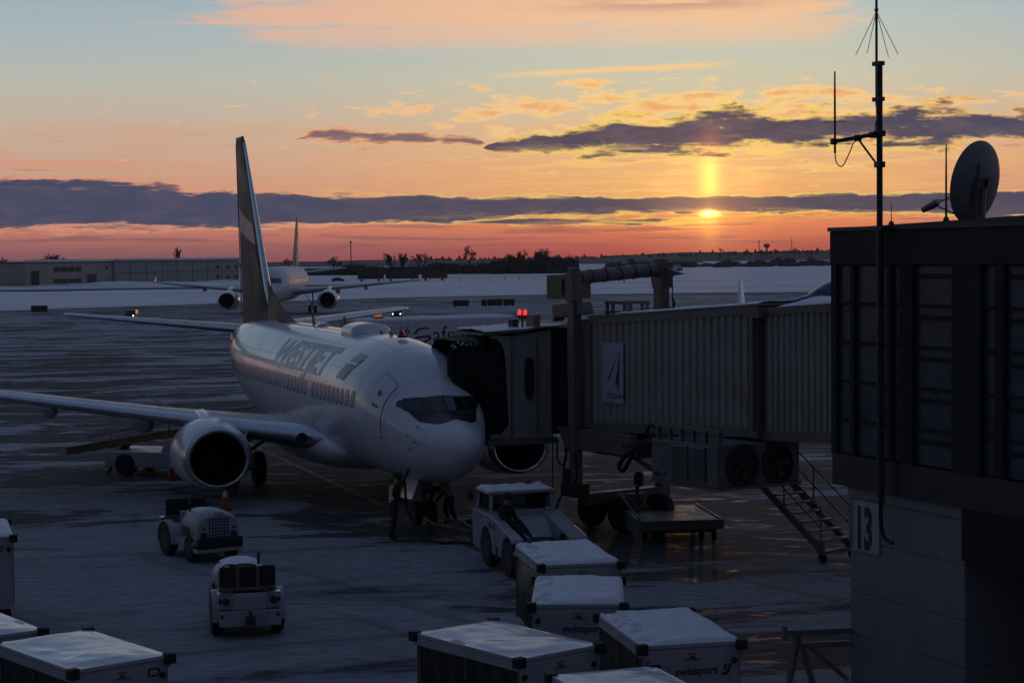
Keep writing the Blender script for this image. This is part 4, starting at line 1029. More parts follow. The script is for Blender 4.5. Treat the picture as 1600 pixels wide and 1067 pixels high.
# ------------------------------------------------------------------ distant wide jet taxiing, blue nose, winglet jet
P310 = scale_prof(P737, 46.0 / 29.79, 1.40, .15, 1.5)
W310 = [(1.2, 13.6, 3.4, 11.0), (2.8, 15.2, 3.5, 9.6), (7.9, 18.6, 3.9, 6.2), (21.2, 26.6, 5.0, 2.6), (21.95, 27.4, 5.05, 1.8)]
far_jet, Ff, ffus, ffin = airliner('distant_airliner', 'distant wide white airliner taxiing beyond the main jet tail', (-32.4, 243, 0), .005, P310, W310,
    [(7.2, 36.5, 8.4), (9.3, 38.0, 7.2), (15.6, 42.6, 2.9), (15.85, 43.0, 2.3)], ((33.5, 7.45), (36, 7.6), (38.2, 9.4)),
    [(.6, 40.0, 6.2, 5.2), (8.0, 43.6, 7.0, 2.2), (8.15, 43.9, 7.0, 1.6)], (13.4, 7.9, 2.15, 1.48, 6.0),
    [(6.6, 0, 2.4, .52, .3, 'nose_gear', (0,)), (21.6, 4.8, 3.2, .60, .46, 'main_gear', (-.7, .7))], dict(fus=mat('far_white_paint', (.66, .67, .70), .5, var=.04), wing=GREYP, fin=NAVY), False, (.14, .10))
far_jet.scale = (.88, .88, .88)
def band_strip(F_, z0, z1, xa, xb, sg, m, parent, name):
    mb = MB()
    def P_(u, v):
        x = xa + (xb - xa) * u; z = z0 + (z1 - z0) * v; return F_.pt(x, sg * F_.ang(x, z), .02)
    grid_top(mb, 40, 2, P_); return mb.build(name, m, parent)
for sg in (1, -1):
    x = 8.5; k = 0
    while x < 36:
        def oval(w, hg, off=.03):
            return [Ff.pt(x + w * math.cos(t), sg * Ff.ang(x, 5.55 + hg * math.sin(t)), off) for t in [2 * math.pi * j / 8 for j in range(8)]]
        mb = MB(); mb.add(oval(.15, .22), [tuple(range(8))]); mb.build('cabin_window', TEXTD, ffus); x += 1.06; k += 1
    q = [(sg * .08, 5.06), (sg * 1.85, 5.0), (sg * 1.70, 5.72), (sg * .08, 5.82)]
    mb = MB(); qq = [Vector((a, b, 0)) for a, b in q]
    grid_top(mb, 5, 3, lambda a, b: Ff.front(*((qq[0] * (1 - a) + qq[1] * a) * (1 - b) + (qq[3] * (1 - a) + qq[2] * a) * b).xy, .03)); mb.build('cockpit_window', GLASS, ffus)
blue, Fb, bfus, _ = airliner('blue_airliner', 'blue nosed airliner beyond the bridge, mostly hidden by the dark building', (28.5, 188, 0), -1.42, P737, W737, FIN737,
    ((19.6, 5.24), (22.6, 5.42), (24.8, 6.7)), STAB737, (9.41, 4.83, 1.52, 1.03, 4.4), GEAR737, dict(fus=BLUEP, wing=GREYP, fin=BLUEP), False)
for sg in (1, -1):
    for q in ([(sg * .05, 3.54), (sg * .78, 3.5), (sg * .72, 3.98), (sg * .05, 4.04)], [(sg * .85, 3.49), (sg * 1.3, 3.6), (sg * 1.2, 3.93), (sg * .80, 4.0)]):
        mb = MB(); qq = [Vector((a, b, 0)) for a, b in q]
        grid_top(mb, 4, 3, lambda a, b: Fb.front(*((qq[0] * (1 - a) + qq[1] * a) * (1 - b) + (qq[3] * (1 - a) + qq[2] * a) * b).xy, .015)); mb.build('cockpit_window', GLASS, bfus)
door_pts = [Fb.pt(3.9 + .38 * a, sgn_ * Fb.ang(3.9, 3.5), .01) for a, sgn_ in ((-1, 1), (1, 1))]
airliner('winglet_airliner', 'white airliner hidden behind the bridge except for its upright winglet', (18.4, 75.8, 0), -.50, P737, W737, FIN737,
    ((19.6, 5.24), (22.6, 5.42), (24.8, 6.7)), STAB737, (9.41, 4.83, 1.52, 1.03, 4.4), GEAR737, dict(fus=WHITE, wing=GREYP, fin=TEAL), False, winglet=2.2)
# ================================================================== BOARDING BRIDGE
BR = thing('jet_bridge', 'long corrugated boarding bridge with gantry frame reaching the white jet', 'boarding bridge', (2.15, 50.0, 0), math.atan2(-.829, .559))
def zb(x): return 2.88 + .050 * x
def zt(x): return 5.83 + .064 * x
def corr_panel(x0, x1, y0, zlo, zhi, pitch=.25, dep=.045, name='wall_panel', m=TUNNEL):
    """one corrugated steel sheet between two stations"""
    n = max(1, round((x1 - x0) / pitch)); prof = []
    for k in range(n):
        a = x0 + (x1 - x0) * k / n; w = (x1 - x0) / n
        prof += [(a + .00 * w, y0), (a + .42 * w, y0), (a + .52 * w, y0 - dep), (a + .90 * w, y0 - dep)]
    prof.append((x1, y0))
    lo = [(x, y, zlo(x)) for x, y in prof]; hi = [(x, y, zhi(x)) for x, y in prof]
    mb = MB(); nn = len(prof); mb.add(lo + hi, [(i, i + 1, nn + i + 1, nn + i) for i in range(nn - 1)])
    return mb.build(name, m, BR)
def tunnel(x0, x1, y0, y1, dz0, dz1, name):
    zl = lambda x: zb(x) + dz0; zh = lambda x: zt(x) + dz1
    mb = MB(); mb.loft([[(x, y0 + .02, zl(x)), (x, y1 - .02, zl(x)), (x, y1 - .02, zh(x)), (x, y0 + .02, zh(x))] for x in (x0, x1)])
    body = mb.build(name, FRAME, BR)
    for s, y in ((-1, y0), (1, y1)):
        MB().loft([[(x, y - .06, zl(x) - .10), (x, y + .06, zl(x) - .10), (x, y + .06, zl(x) + .14), (x, y - .06, zl(x) + .14)] for x in (x0, x1)]).build('bottom_rail', FRAME, BR)
        MB().loft([[(x, y - .06, zh(x) - .16), (x, y + .06, zh(x) - .16), (x, y + .06, zh(x) + .03), (x, y - .06, zh(x) + .03)] for x in (x0, x1)]).build('top_rail', FRAME, BR)
    return body, zl, zh
tb, zl, zh = tunnel(0.0, 6.78, 0, 2.5, 0, 0, 'tunnel')
for k in range(6): corr_panel(.06 + k * 1.11, .06 + (k + 1) * 1.11, 0, lambda x: zl(x) + .13, lambda x: zh(x) - .15)
tb2, zl2, zh2 = tunnel(6.86, 17.4, .10, 2.4, -.08, -.05, 'tunnel')
for k in range(7): corr_panel(6.98 + k * 1.25, 6.98 + (k + 1) * 1.25, .10, lambda x: zl2(x) + .13, lambda x: zh2(x) - .15, pitch=.21)
MB().box((6.60, -.14, 3.1), (6.90, 2.6, 3.28)).box((6.60, -.14, 3.28), (6.72, -.02, 6.1)).box((6.55, -.16, 6.02), (6.98, 2.6, 6.20)).build('collar_frame', FRAME, BR)
# roof with snow on the near edge
MB().loft([[(x, -.05, zt(x) + .04), (x, 2.55, zt(x) + .04), (x, 2.55, zt(x) + .09), (x, -.05, zt(x) + .09)] for x in (-.1, 6.8)]).build('roof_sheet', FRAME, BR)
mb = MB(); grid_top(mb, 60, 10, lambda u, v: (.9 + 5.8 * u, .02 + 2.46 * v, zt(.9 + 5.8 * u) + .092 + (.05 + .03 * fbm(u * 12, v * 5)) * (1 if 0 < v < 1 else 0)))
mb.build('roof_snow', SNOW, BR, smooth=60)
mb = MB(); grid_top(mb, 70, 14, lambda u, v: (6.95 + 10.4 * u, .08 + 2.34 * v, zt(6.95 + 10.4 * u) - .04 + math.sin(math.pi * v) ** .5 * (.22 + .06 * fbm(u * 9, v * 3)) * min(1, u * 12)))
mb.build('roof_snow', SNOW, BR, smooth=60)
# plain end section and dark bellows before the cab
MB().loft([[(x, .02, zb(x)), (x, 2.48, zb(x)), (x, 2.48, zt(x)), (x, .02, zt(x))] for x in (-1.15, -.04)]).build('end_section', CAB, BR, bevel=.02)
MB().box((-.05, -.05, 2.9), (.05, 0.02, 5.75)).build('end_frame', FRAME, BR)
def wl(p):                                            # world -> bridge frame
    d = Vector(p) - Vector((2.15, 50.0, 0)); return Vector((d.x * .559 - d.y * .829, d.x * .829 + d.y * .559, d.z))
AFT = Vector((-math.sin(H737), math.cos(H737), 0)); PORT = Vector((math.cos(H737), math.sin(H737), 0)); NO = Vector(NOSE)
def cabp(a, r, z): return wl(NO + AFT * a + PORT * r + Vector((0, 0, z)))
mb = MB(); cc = cabp(4.1, 3.95, 0)
n = 48; rg = []
for zz in (2.55, 5.55):
    rg.append([(cc.x + math.cos(2 * math.pi * j / n) * (1.45 if j % 2 else 1.38), cc.y + math.sin(2 * math.pi * j / n) * (1.45 if j % 2 else 1.38), zz) for j in range(n)])
mb.loft(rg).build('rotunda_bellows', BELLOW, BR)
# cab
A0, A1, RR0, RR1 = 2.72, 5.6, 1.84, 3.36
mb = MB(); mb.loft([[cabp(A0, r, 2.48), cabp(A1, r, 2.48), cabp(A1, r, z1), cabp(A0, r, z1)] for r, z1 in ((RR0 + .30, 5.34), (RR1, 5.48))], cap0=False)
mb.build('cab', CAB, BR)
# cab front wall lip with the curved canopy opening
mb = MB(); arc = []
for k in range(9):
    t = k / 8 * math.pi / 2; arc.append((RR0 + .62 - .62 * math.cos(0) + .50 * (1 - math.cos(t)) * 0 + .55 * math.sin(t) * 0, 0))
op = [(RR0 - .28, 5.30), (RR0 - .10, 5.26), (RR0 + .05, 5.12), (RR0 + .14, 4.90), (RR0 + .17, 4.55), (RR0 + .22, 3.4), (RR0 + .24, 2.86), (RR0 + .02, 2.62), (RR0 - .05, 2.46), (RR0 + .30, 2.46), (RR0 + .32, 5.34), (RR0 - .28, 5.38)]
mb.prism([cabp(A0 - .03, r, z) for r, z in op], cabp(A0 + .02, 0, 0) - cabp(A0 - .03, 0, 0)); mb.build('cab_side_frame', CAB, BR)
for r0, r1 in ((2.16, 2.50), (2.92, 3.30)):
    MB().loft([[cabp(A0 - .05, r, z) for r in (r0, r0 + .04)] + [cabp(A0, r, z) for r in (r0 + .04, r0)] for z in (2.55, 5.3)]).build('wall_seam', FRAME, BR)
mb = MB(); w_ = []
for j in range(24):
    a = 2 * math.pi * j / 24; w_.append((2.70 + .155 * math.copysign(abs(math.cos(a)) ** .8, math.cos(a)), 4.16 + (.60 if math.sin(a) > 0 else .62) * math.copysign(abs(math.sin(a)) ** .45, math.sin(a))))
mb.prism([cabp(A0 - .035, r, z) for r, z in w_], cabp(A0 + .02, 0, 0) - cabp(A0 - .035, 0, 0)); wf = mb.build('cab_window', FRAME, BR)
mb = MB(); mb.prism([cabp(A0 - .05, 2.70 + (r - 2.70) * .82, 4.16 + (z - 4.16) * .93) for r, z in w_], cabp(A0 - .036, 0, 0) - cabp(A0 - .05, 0, 0)); mb.build('pane', GLASS, wf)
mb = MB(); mb.loft([[cabp(a, r, z) for a, z in ((A0 - .15, zz), (A1 + .1, zz), (A1 + .1, zz + .05), (A0 - .15, zz + .05))] for r, zz in ((1.30, 5.38), (1.7, 5.42), (2.4, 5.44), (3.0, 5.54), (3.75, 5.58))])
mb.build('cab_roof', FRAME, BR)
mb = MB(); grid_top(mb, 40, 8, lambda u, v: tuple(cabp(A0 - .14 + v * 2.9, 1.33 + u * 2.38, 5.425 + .11 * u + .05 + (.035 + .05 * max(0, fbm(u * 14, v * 4))) * (1 if 0 < v < 1 else 0))))
mb.build('roof_snow', SNOW, BR, smooth=60)
MB().loft([[cabp(a, r, z) for a, z in ((A0 - .1, 2.30), (A1, 2.30), (A1, 2.47), (A0 - .1, 2.47))] for r in (1.45, 3.5)]).build('cab_floor', FRAME, BR)
mb = MB(); mb.loft([[cabp(A0 - .12, r, z) for r in (1.50, 1.95)] + [cabp(A0 - .02, r, z) for r in (1.95, 1.50)] for z in (2.50, 2.62)]); mb.build('cab_bumper', CAB, BR)
# canopy: folded black fabric arch closing onto the fuselage
arch = [(A0, z) for z in (2.40, 2.8, 3.2, 3.6, 4.0, 4.4, 4.75, 5.0)] + [(A0 + .12, 5.18), (A0 + .35, 5.30)] + [(A0 + .35 + (A1 - A0 - .7) * k / 6, 5.32) for k in range(1, 6)] + [(A1 - .35, 5.30), (A1 - .12, 5.18)] + [(A1, z) for z in (5.0, 4.4, 3.6, 2.8, 2.4)]
mb = MB(); rings = []; NF = 12
for k in range(NF + 1):
    t = k / NF; ring = []
    for a, z in arch:
        a_ = a - (.02 if k % 2 else -.10) * (1 if a < 4.1 else -1); zz = z - (.0 if k % 2 else .09)
        top, bot, hw, zw = cr_interp(P737, a + .12); zc = min(z, top - .04)
        tz = (zc - zw) / (top - zw) if zc > zw else (zc - zw) / (zw - bot)
        r_in = hw * math.sqrt(max(0.02, 1 - tz * tz)) - .03
        if z > 5.1: r_in = .75
        r_out = RR0 + .16
        r = r_in + (r_out - r_in) * t
        ring.append(cabp(a_, r, zz if t > .25 else min(zz, 5.24)))
    rings.append(ring)
mb.loft(rings, closed=False, cap0=False, cap1=False); cano = mb.build('canopy', BELLOW, BR)
md = cano.modifiers.new('thick', 'SOLIDIFY'); md.thickness = .03
# inner black lining
mb = MB(); mb.loft([[cabp(a, r, z) for a, z in ((A0 + .12, 2.42), (A0 + .12, 5.2), (A1 - .12, 5.2), (A1 - .12, 2.42))] for r in (RR0 - .2, RR0 + .3)], cap0=True, cap1=True); mb.build('canopy_lining', BELLOW, BR)
# ragged ice on the canopy rim
mb = MB(); ir = random.Random(5)
for k in range(20):
    p = cabp(A0 - .05 + ir.uniform(-.02, .25), .45 + 1.0 * (k / 34) + ir.uniform(-.06, .06), 5.10 + .17 * (k / 34) ** .6 + ir.uniform(-.10, .03)); s = ir.uniform(.008, .030)
    mb.lathe([(.003, -s), (s, -s * .2), (s * .8, s * .5), (.003, s)], p, 'z', 6)
tag(mb.build('clinging_ice', SNOW, BR), kind='stuff')
# twin red lamps on the cab roof
p = cabp(3.0, 2.62, 5.5)
MB().tube([p, p + Vector((0, 0, .32))], .03, 8).beam(p + Vector((-.16, 0, .33)), p + Vector((.16, 0, .33)), .05, .05).build('lamp_bracket', DARKM, BR)
for s in (-.14, .14):
    b_ = MB().lathe([(.06, 0), (.06, .05)], (p.x + s, p.y, p.z + .355), n=14).build('lamp_base', DARKM, BR)
    MB().lathe([(.04, .052), (.05, .09), (.05, .16), (.03, .20), (.0, .21)], (p.x + s, p.y, p.z + .355), n=16, cap1=False).build('warning_lamp', REDL, BR, smooth=True)
q = cabp(3.0, 2.35, 5.5); MB().box((q.x - .16, q.y - .08, q.z + .03), (q.x + .12, q.y + .1, q.z + .30), 0).build('roof_horn', DARKM, BR, bevel=.03)
q = cabp(3.2, 3.0, 5.55); MB().box((q.x - .22, q.y - .1, q.z + .03), (q.x + .22, q.y + .12, q.z + .36)).build('roof_box', FRAME, BR, bevel=.02)
# company panel on the tunnel side
MB().box((.62, -.085, 3.62), (1.52, -.05, 5.22)).build('logo_panel', mat('panel_pale_blue', (.40, .43, .50), .45, var=.04), BR)
mb = MB(); Y0 = -.09
mb.prism([(1.36, Y0, 5.03), (1.00, Y0, 4.38), (.96, Y0, 4.26), (.80, Y0, 4.20), (.98, Y0, 4.44)], (0, .004, 0)); mb.prism([(1.385, Y0, 5.03), (1.34, Y0, 4.10), (1.30, Y0, 3.92), (1.245, Y0, 4.18), (1.16, Y0, 4.06), (1.27, Y0, 4.50)], (0, .004, 0))
mb.build('arrow_emblem', mat('emblem_navy', (.02, .025, .06), .4), BR)
text_on('panel_lettering', 'Ottawa', .27, (.76, -.086, 3.74), (1, 0, 0), (0, 0, 1), mat('emblem_navy', (.02, .025, .06), .4), BR)
# gantry straddling the tunnel
gx = -.42
MB().box((gx - .13, -.38, 0.98), (gx + .13, -.10, 6.35)).build('lift_post', FRAME, BR, bevel=.02)
MB().box((gx - .17, -.42, 6.30), (gx + .17, -.08, 7.12)).box((gx - .13, -.38, 7.12), (gx + .09, -.10, 7.24)).build('post_head', FRAME, BR, bevel=.03)
MB().box((gx - .17, 2.62, 0.98), (gx + .17, 2.94, 6.9)).build('lift_post', FRAME, BR, bevel=.02)
MB().prism([(gx - .20, 2.6, 6.62), (gx + .20, 2.6, 6.62), (gx + .27, 2.6, 6.95), (gx + .27, 2.6, 7.36), (gx - .27, 2.6, 7.36), (gx - .27, 2.6, 6.95)], (0, .40, 0)).box((gx - .2, 2.65, 7.36), (gx + .1, 2.95, 7.44)).build('post_head', FRAME, BR, bevel=.02)
cb = MB().tube([(gx, -.05, 6.96), (gx, 2.62, 7.14)], .185, 20).build('cross_tube', FRAME, BR, smooth=True)
for k in range(5): MB().tube([(gx, .25 + k * .5, 6.98 + k * .034), (gx, .29 + k * .5, 6.983 + k * .034)], .20, 20).build('tube_clamp', DARKM, cb, smooth=True)
MB().tube([(gx + .21, 3.0, 7.1), (gx + .22, 3.02, 5.9)], .018, 6).tube([(gx + .21, 3.0, 6.35), (gx + .30, 3.02, 6.2), (gx + .21, 3.02, 6.0)], .03, 6).build('cable', BLACK, BR)
MB().prism([(gx + .27, 2.7, 6.9), (gx + .60, 2.7, 6.98), (gx + 1.05, 2.7, 7.02), (gx + .6, 2.7, 7.12), (gx + .27, 2.7, 7.2)], (0, .12, 0)).build('side_bracket', FRAME, BR)
# gate number board beside the post
WX, WY = Vector((.559, .829, 0)), Vector((-.829, .559, 0))        # world axes in the bridge frame
bo = wl((.98, 51.15, 6.36))
mb = MB(); mb.prism([bo, bo + WX * 1.22, bo + WX * 1.22 + Vector((0, 0, .72)), bo + Vector((0, 0, .66))], WY * .08)
mb.build('gate_board', mat('board_tan', (.36, .29, .16), .5, var=.06), BR)
text_on('gate_number', '13', .62, bo + WX * .30 + WY * -.006 + Vector((0, 0, .12)), WX, (0, 0, 1), SIGNK, BR, thick=.01, bold=.01)
MB().prism([(-1.42, -.3, 6.18), (-.70, -.3, 6.27), (-.05, -.3, 6.30), (.08, -.3, 5.98), (-.52, -.3, 5.92), (-.95, -.3, 5.86), (-1.22, -.3, 5.88), (-1.38, -.3, 5.74)], (0, .36, 0)).build('lamp_housing', FRAME, BR, bevel=.02)
# small railing box on the roof
mb = MB()
for x in (.30, .55, 1.06, 1.28): mb.box((x - .035, .3, 5.85), (x + .035, .37, 6.28)); mb.box((x - .035, .9, 5.85), (x + .035, .97, 6.28))
mb.box((.25, .28, 6.24), (1.33, .38, 6.32)); mb.box((.25, .88, 6.24), (1.33, .98, 6.32)); mb.box((.25, .28, 6.0), (.6, .98, 6.06)); mb.build('roof_railing', FRAME, BR)
# undercarriage: cross beams, actuator boxes, wheel carriage
MB().box((-.9, -.30, 2.28), (2.1, -.05, 2.84)).build('lift_beam', FRAME, BR, bevel=.02)
MB().box((.1, -.06, 2.20), (2.05, 2.7, 2.80)).build('lift_beam', DARKM, BR)
MB().prism([(-1.18, -.32, 2.84), (-.72, -.32, 2.18), (-.36, -.32, 2.18), (-.2, -.32, 2.84)], (0, .22, 0)).build('gusset', FRAME, BR)
MB().box((gx - .36, -.52, .98), (gx + .34, -.02, 1.35)).box((gx - .30, -.50, 1.30), (gx - .05, -.40, 1.75)).build('actuator_box', DARKM, BR, bevel=.03)
MB().box((gx - .12, -.1, .72), (gx + .22, 2.9, 1.05)).build('carriage_beam', FRAME, BR, bevel=.02)
MB().lathe([(.55, .62), (.55, .98)], (gx + .05, 1.4, 0), n=24).box((gx - .75, 1.1, .38), (gx + .9, 1.7, .66)).build('wheel_carriage', YELLOW, BR)
for sx in (-.62, .78):
    for sy in (.75, 2.05):
        wv = MB().wheel((gx + sx, sy, .5), .5, .36, 'y', 28).build('wheel', BLACK, BR, smooth=True)
        MB().lathe([(.0, -.14), (.27, -.12), (.28, .12), (0, .14)], (gx + sx, sy, .5), 'y', 18).build('rim', STEEL, wv)
def cable(pts, r=.03, parent=BR, name='cable'):
    P_ = [Vector(p) for p in pts]; out_ = []
    for i in range(len(P_) - 1):
        p0, p1, p2, p3 = P_[max(i - 1, 0)], P_[i], P_[i + 1], P_[min(i + 2, len(P_) - 1)]
        for k in range(6):
            t = k / 6; out_.append(.5 * ((2 * p1) + (p2 - p0) * t + (2 * p0 - 5 * p1 + 4 * p2 - p3) * t * t + (3 * p1 - p0 - 3 * p2 + p3) * t ** 3))
    out_.append(P_[-1]); return MB().tube(out_, r, 7).build(name, BLACK, parent, smooth=True)
cable([(-1.05, -.4, 2.5), (-1.0, -.45, 2.0), (-.78, -.45, 1.82), (-.62, -.42, 2.0), (-.66, -.42, 2.3)], .03)
cable([(gx - .14, -.45, 2.2), (gx - .24, -.46, 1.8), (gx - .22, -.46, 1.4), (gx - .26, -.46, 1.2)], .035)
cable([(gx + .2, -.43, 2.2), (gx + .32, -.45, 1.9), (gx + .30, -.45, 1.5), (gx + .2, -.45, 1.2)], .035)
cable([(gx - .3, -.5, 1.05), (gx - .55, -.6, .55), (gx - .95, -.8, .15), (gx - 1.3, -1.2, .06), (gx - 1.35, -1.6, .05)], .03)
cable([(-1.35, -.35, 2.9), (-1.36, -.36, 1.8), (-1.35, -.38, .65), (-1.48, -.4, .35), (-1.45, -.4, .10), (-1.28, -.42, .12), (-1.24, -.42, .42), (-1.33, -.4, .65)], .018)
# hose coil on its arm between post and air conditioner
mb = MB(); mb.beam((2.55, -.85, 2.62), (4.6, -1.0, 3.05), .10, .12); mb.beam((2.95, -.9, 2.40), (4.6, -1.0, 1.95), .08, .10)
mb.build('hose_arm', DARKM, BR)
cable([(3.3, -.95, 2.70), (2.75, -.95, 2.42), (2.45, -.95, 2.12), (2.62, -.95, 2.02), (2.9, -.95, 2.30), (3.05, -.95, 2.55)], .06, BR, 'hose_loop')
cable([(3.9, -1, 2.95), (3.7, -1, 3.1), (3.85, -1, 3.28), (4.2, -1.0, 3.2), (4.1, -1, 3.0), (3.9, -1, 2.95)], .05, BR, 'hose_loop')

# ------------------------------------------------------------------ air conditioner slung under the bridge
AC = thing('air_conditioner', 'large grey louvred air conditioning unit hung under the boarding bridge', 'air conditioner', tuple(BR.location), BR.rotation_euler.z)
x0, x1, y0, y1, z0, z1 = 4.5, 7.0, -1.5, 1.12, 2.02, 3.02
ACM = mat('ac_cabinet', (.155, .158, .16), .5, var=.08, dirt=(.12, .115, .11, .5), ds=1.3)
MB().box((x0, y0, z0), (x1, y1, z1)).build('cabinet', ACM, AC, bevel=.025)
MB().box((x0 - .03, y0 - .03, z0 - .08), (x1 + .04, y1 + .03, z0 - .002)).build('base_frame', FRAME, AC)
hf = MB()
for x in (x0 + .1, x0 + .55, x0 + 1.0, x0 + 1.45, x0 + 1.9, x1 - .1): hf.box((x - .04, y0 + .1, z1 + .002), (x + .04, y0 + .2, z1 + .32))
hf.box((x0, y0 + .08, z1 + .30), (x1, y0 + .22, z1 + .38)); hf.box((x0, y1 - .2, z1 + .002), (x1, y1 - .1, z1 + .25)); hf.build('hanger_frame', FRAME, AC)
for cx0, cx1 in ((x0 + .82, x0 + 1.42), (x0 + 1.50, x0 + 2.08)):
    vent = MB().box((cx0 - .03, y0 - .012, z0 + .10), (cx1 + .03, y0 + .01, z1 - .07)).build('vent', DARKM, AC)
    sl = None
    for k in range(13):
        zz = z0 + .13 + k * .064
        if sl is None:
            sl = MB().prism([(cx0, y0 - .014, zz), (cx0, y0 - .055, zz - .012), (cx0, y0 - .055, zz + .006), (cx0, y0 - .014, zz + .032)], (cx1 - cx0, 0, 0)).build('slat', ACM, vent); base_z = zz
        else:
            s2 = sl.copy(); COL.objects.link(s2); s2.location.z = zz - base_z
MB().box((x0 + .05, y0 - .015, z1 - .10), (x0 + .72, y0, z1 - .085)).build('panel_gap', DARKM, AC)
text_on('unit_lettering', '4RC-X', .17, (x0 + .12, y0 - .008, z0 + .10), (1, 0, 0), (0, 0, 1), SIGNK, AC, thick=.008)
MB().box((x0 + .36, y0 - .02, z0 + .36), (x0 + .42, y0 - .002, z0 + .52)).build('latch', STEEL, AC)
for yc in (y0 + .78, y0 + 1.92):
    zc = (z0 + z1) / 2
    fr = MB().lathe([(.52, x1 + .002), (.52, x1 + .05), (.47, x1 + .07), (.42, x1 + .07), (.42, x1 + .004)], (0, yc, zc), 'x', 32, cap0=False, cap1=False).build('fan_ring', DARKM, AC, smooth=60)
    MB().lathe([(.0, x1 + .004), (.42, x1 + .006)], (0, yc, zc), 'x', 32, cap0=False, cap1=False).build('fan_opening', BLACK, fr)
    bl = MB()
    for k in range(5):
        a = 2 * math.pi * k / 5; f_ = lambda rr, da, dx_: (x1 + .03 + dx_, yc + math.cos(a + da) * rr, zc + math.sin(a + da) * rr)
        bl.add([f_(.08, -.5, 0), f_(.40, -.30, .02), f_(.40, .30, -.015), f_(.08, .5, -.01)], [(0, 1, 2, 3)])
    bl.lathe([(.0, x1 + .02), (.09, x1 + .03), (.07, x1 + .06), (0, x1 + .065)], (0, yc, zc), 'x', 14); bl.build('fan_blades', DARKM, fr)
    gg = MB()
    for rr in (.14, .24, .34): gg.lathe([(rr, x1 + .072), (rr + .012, x1 + .078)], (0, yc, zc), 'x', 24, cap0=False, cap1=False)
    gg.build('fan_grille', DARKM, fr)

# ------------------------------------------------------------------ service stairs
ST = thing('service_stairs', 'steel service stairs with open treads and handrails at right under the bridge', 'stairs', (7.59, 44.64, 0), math.atan2(.8, -.6))
# local x goes up the flight, local -y is the right hand side looking up
run, rise, wd = 4.3, 2.85, 1.05
sl_ = rise / run
for y in (0, -wd):
    MB().beam((.1, y, .28), (run, y, .28 + sl_ * run), .05, .17).build('stringer', STEEL if 0 else FRAME, ST)
tr0 = None
for k in range(14):
    x = .25 + k * (run - .3) / 13.5; z = .36 + sl_ * x
    if tr0 is None:
        tr0 = MB().box((-.13, -wd + .03, -.02), (.13, -.03, .02)).build('tread', FRAME, ST); tr0.location = (x, 0, z)
    else:
        c = tr0.copy(); COL.objects.link(c); c.location = (x, 0, z)
for y in (0, -wd):
    hr = MB()
    for zo in (.95, .50): hr.tube([(.15, y, .35 + zo), (run, y, .35 + zo + sl_ * run)], .022, 8)
    for x in (.15, 1.4, 2.7, 4.0): hr.tube([(x, y, .3 + sl_ * x), (x + .0, y, .35 + .95 + sl_ * x)], .022, 8)
    hr.build('handrail', FRAME, ST, smooth=True)
for y in (0, -wd):
    lg = MB().box((.05, y - .04, .2), (.13, y + .04, .5)).build('leg', FRAME, ST)
    MB().wheel((.09, y, .13), .13, .07, 'y', 16).build('caster', BLACK, lg)
MB().box((0, -wd - .05, .22), (.25, .05, .30)).build('bottom_step', FRAME, ST)

# ------------------------------------------------------------------ flat dolly under the bridge
DO = thing('flatbed_dolly', 'low dark flatbed dolly with side boards on the ice under the bridge', 'dolly', (3.25, 47.95, 0), R(7))
L_, W_ = 3.2, 2.25
MB().box((.12, 0, .40), (W_, L_, .56)).build('deck', mat('dolly_deck', (.06, .055, .045), .5, .3, var=.2), DO, bevel=.02)
MB().prism([(0, -.05, .12), (0, L_ * .9, .22), (0, L_ * .95, .70), (0, -.05, .62)], (.1, 0, 0)).build('side_board', mat('dolly_board', (.16, .17, .19), .5, var=.1), DO)
MB().box((.12, -.04, .34), (W_, .0, .60)).build('end_board', FRAME, DO)
MB().box((W_, -.04, .36), (W_ + .04, L_, .60)).build('side_rail', FRAME, DO)
MB().box((.3, .3, .22), (W_ - .2, L_ - .3, .398)).build('underframe', DARKM, DO)
for x, y in ((.25, .35), (W_ - .15, .3), (.25, L_ - .4), (W_ - .15, L_ - .4), (W_ - .45, .5)):
    fk = MB().box((x - .05, y - .07, .16), (x + .05, y + .07, .40)).build('caster_fork', DARKM, DO)
    MB().wheel((x, y, .14), .14, .09, 'x', 18).build('caster', BLACK, fk, smooth=True)
MB().tube([(.5, L_ - .5, .56), (.5, L_ - .5, 1.15), (.62, L_ - .5, 1.25)], .05, 8).lathe([(.14, 1.22), (.14, 1.52), (.05, 1.6)], (.55, L_ - .5, 0), n=14).build('winch_post', DARKM, DO, smooth=True)
MB().tube([(.05, .1, .65), (-.05, L_ * .55, .95), (-.12, L_ * .7, 1.05)], .03, 8).build('tow_handle', FRAME, DO)

# ================================================================== TERMINAL BUILDING, right
K = .855
BD = thing('terminal_building', 'dark glazed terminal block with numbered concrete pillar filling the right side', 'building', (5.65, 32.5, 0), math.atan2(-.91, .414))
def bx_(u):                                           # station along the facade
    tab = [(1300, 0), (1320, .45), (1336, .81), (1383, 1.83), (1427, 2.74), (1490, 3.97), (1532, 4.75), (1600, 5.95), (1700, 7.55)]
    for (a, xa), (b, xb) in zip(tab, tab[1:]):
        if u <= b: return K * (xa + (xb - xa) * (u - a) / (b - a))
    return K * 7.55
def zz_(v, u=1340): return 7.52 - (v - (403.5 - .01 * (u - 800))) * (32.5 - .91 * bx_(u)) / 2878.8
XE = 8.6; DEP = 7.2
Z_BOT, Z_SILL, Z_HEAD, Z_ROOF = 3.46, 4.02, 7.34, 7.92
MB().box((0.04, .22, Z_BOT), (XE, DEP, Z_HEAD)).build('wall_core', BWALL, BD)
MB().box((0, 0, Z_BOT), (XE, .21, Z_SILL)).build('sill_panel', mat('sill_navy', (.020, .025, .038), .4, var=.12), BD)
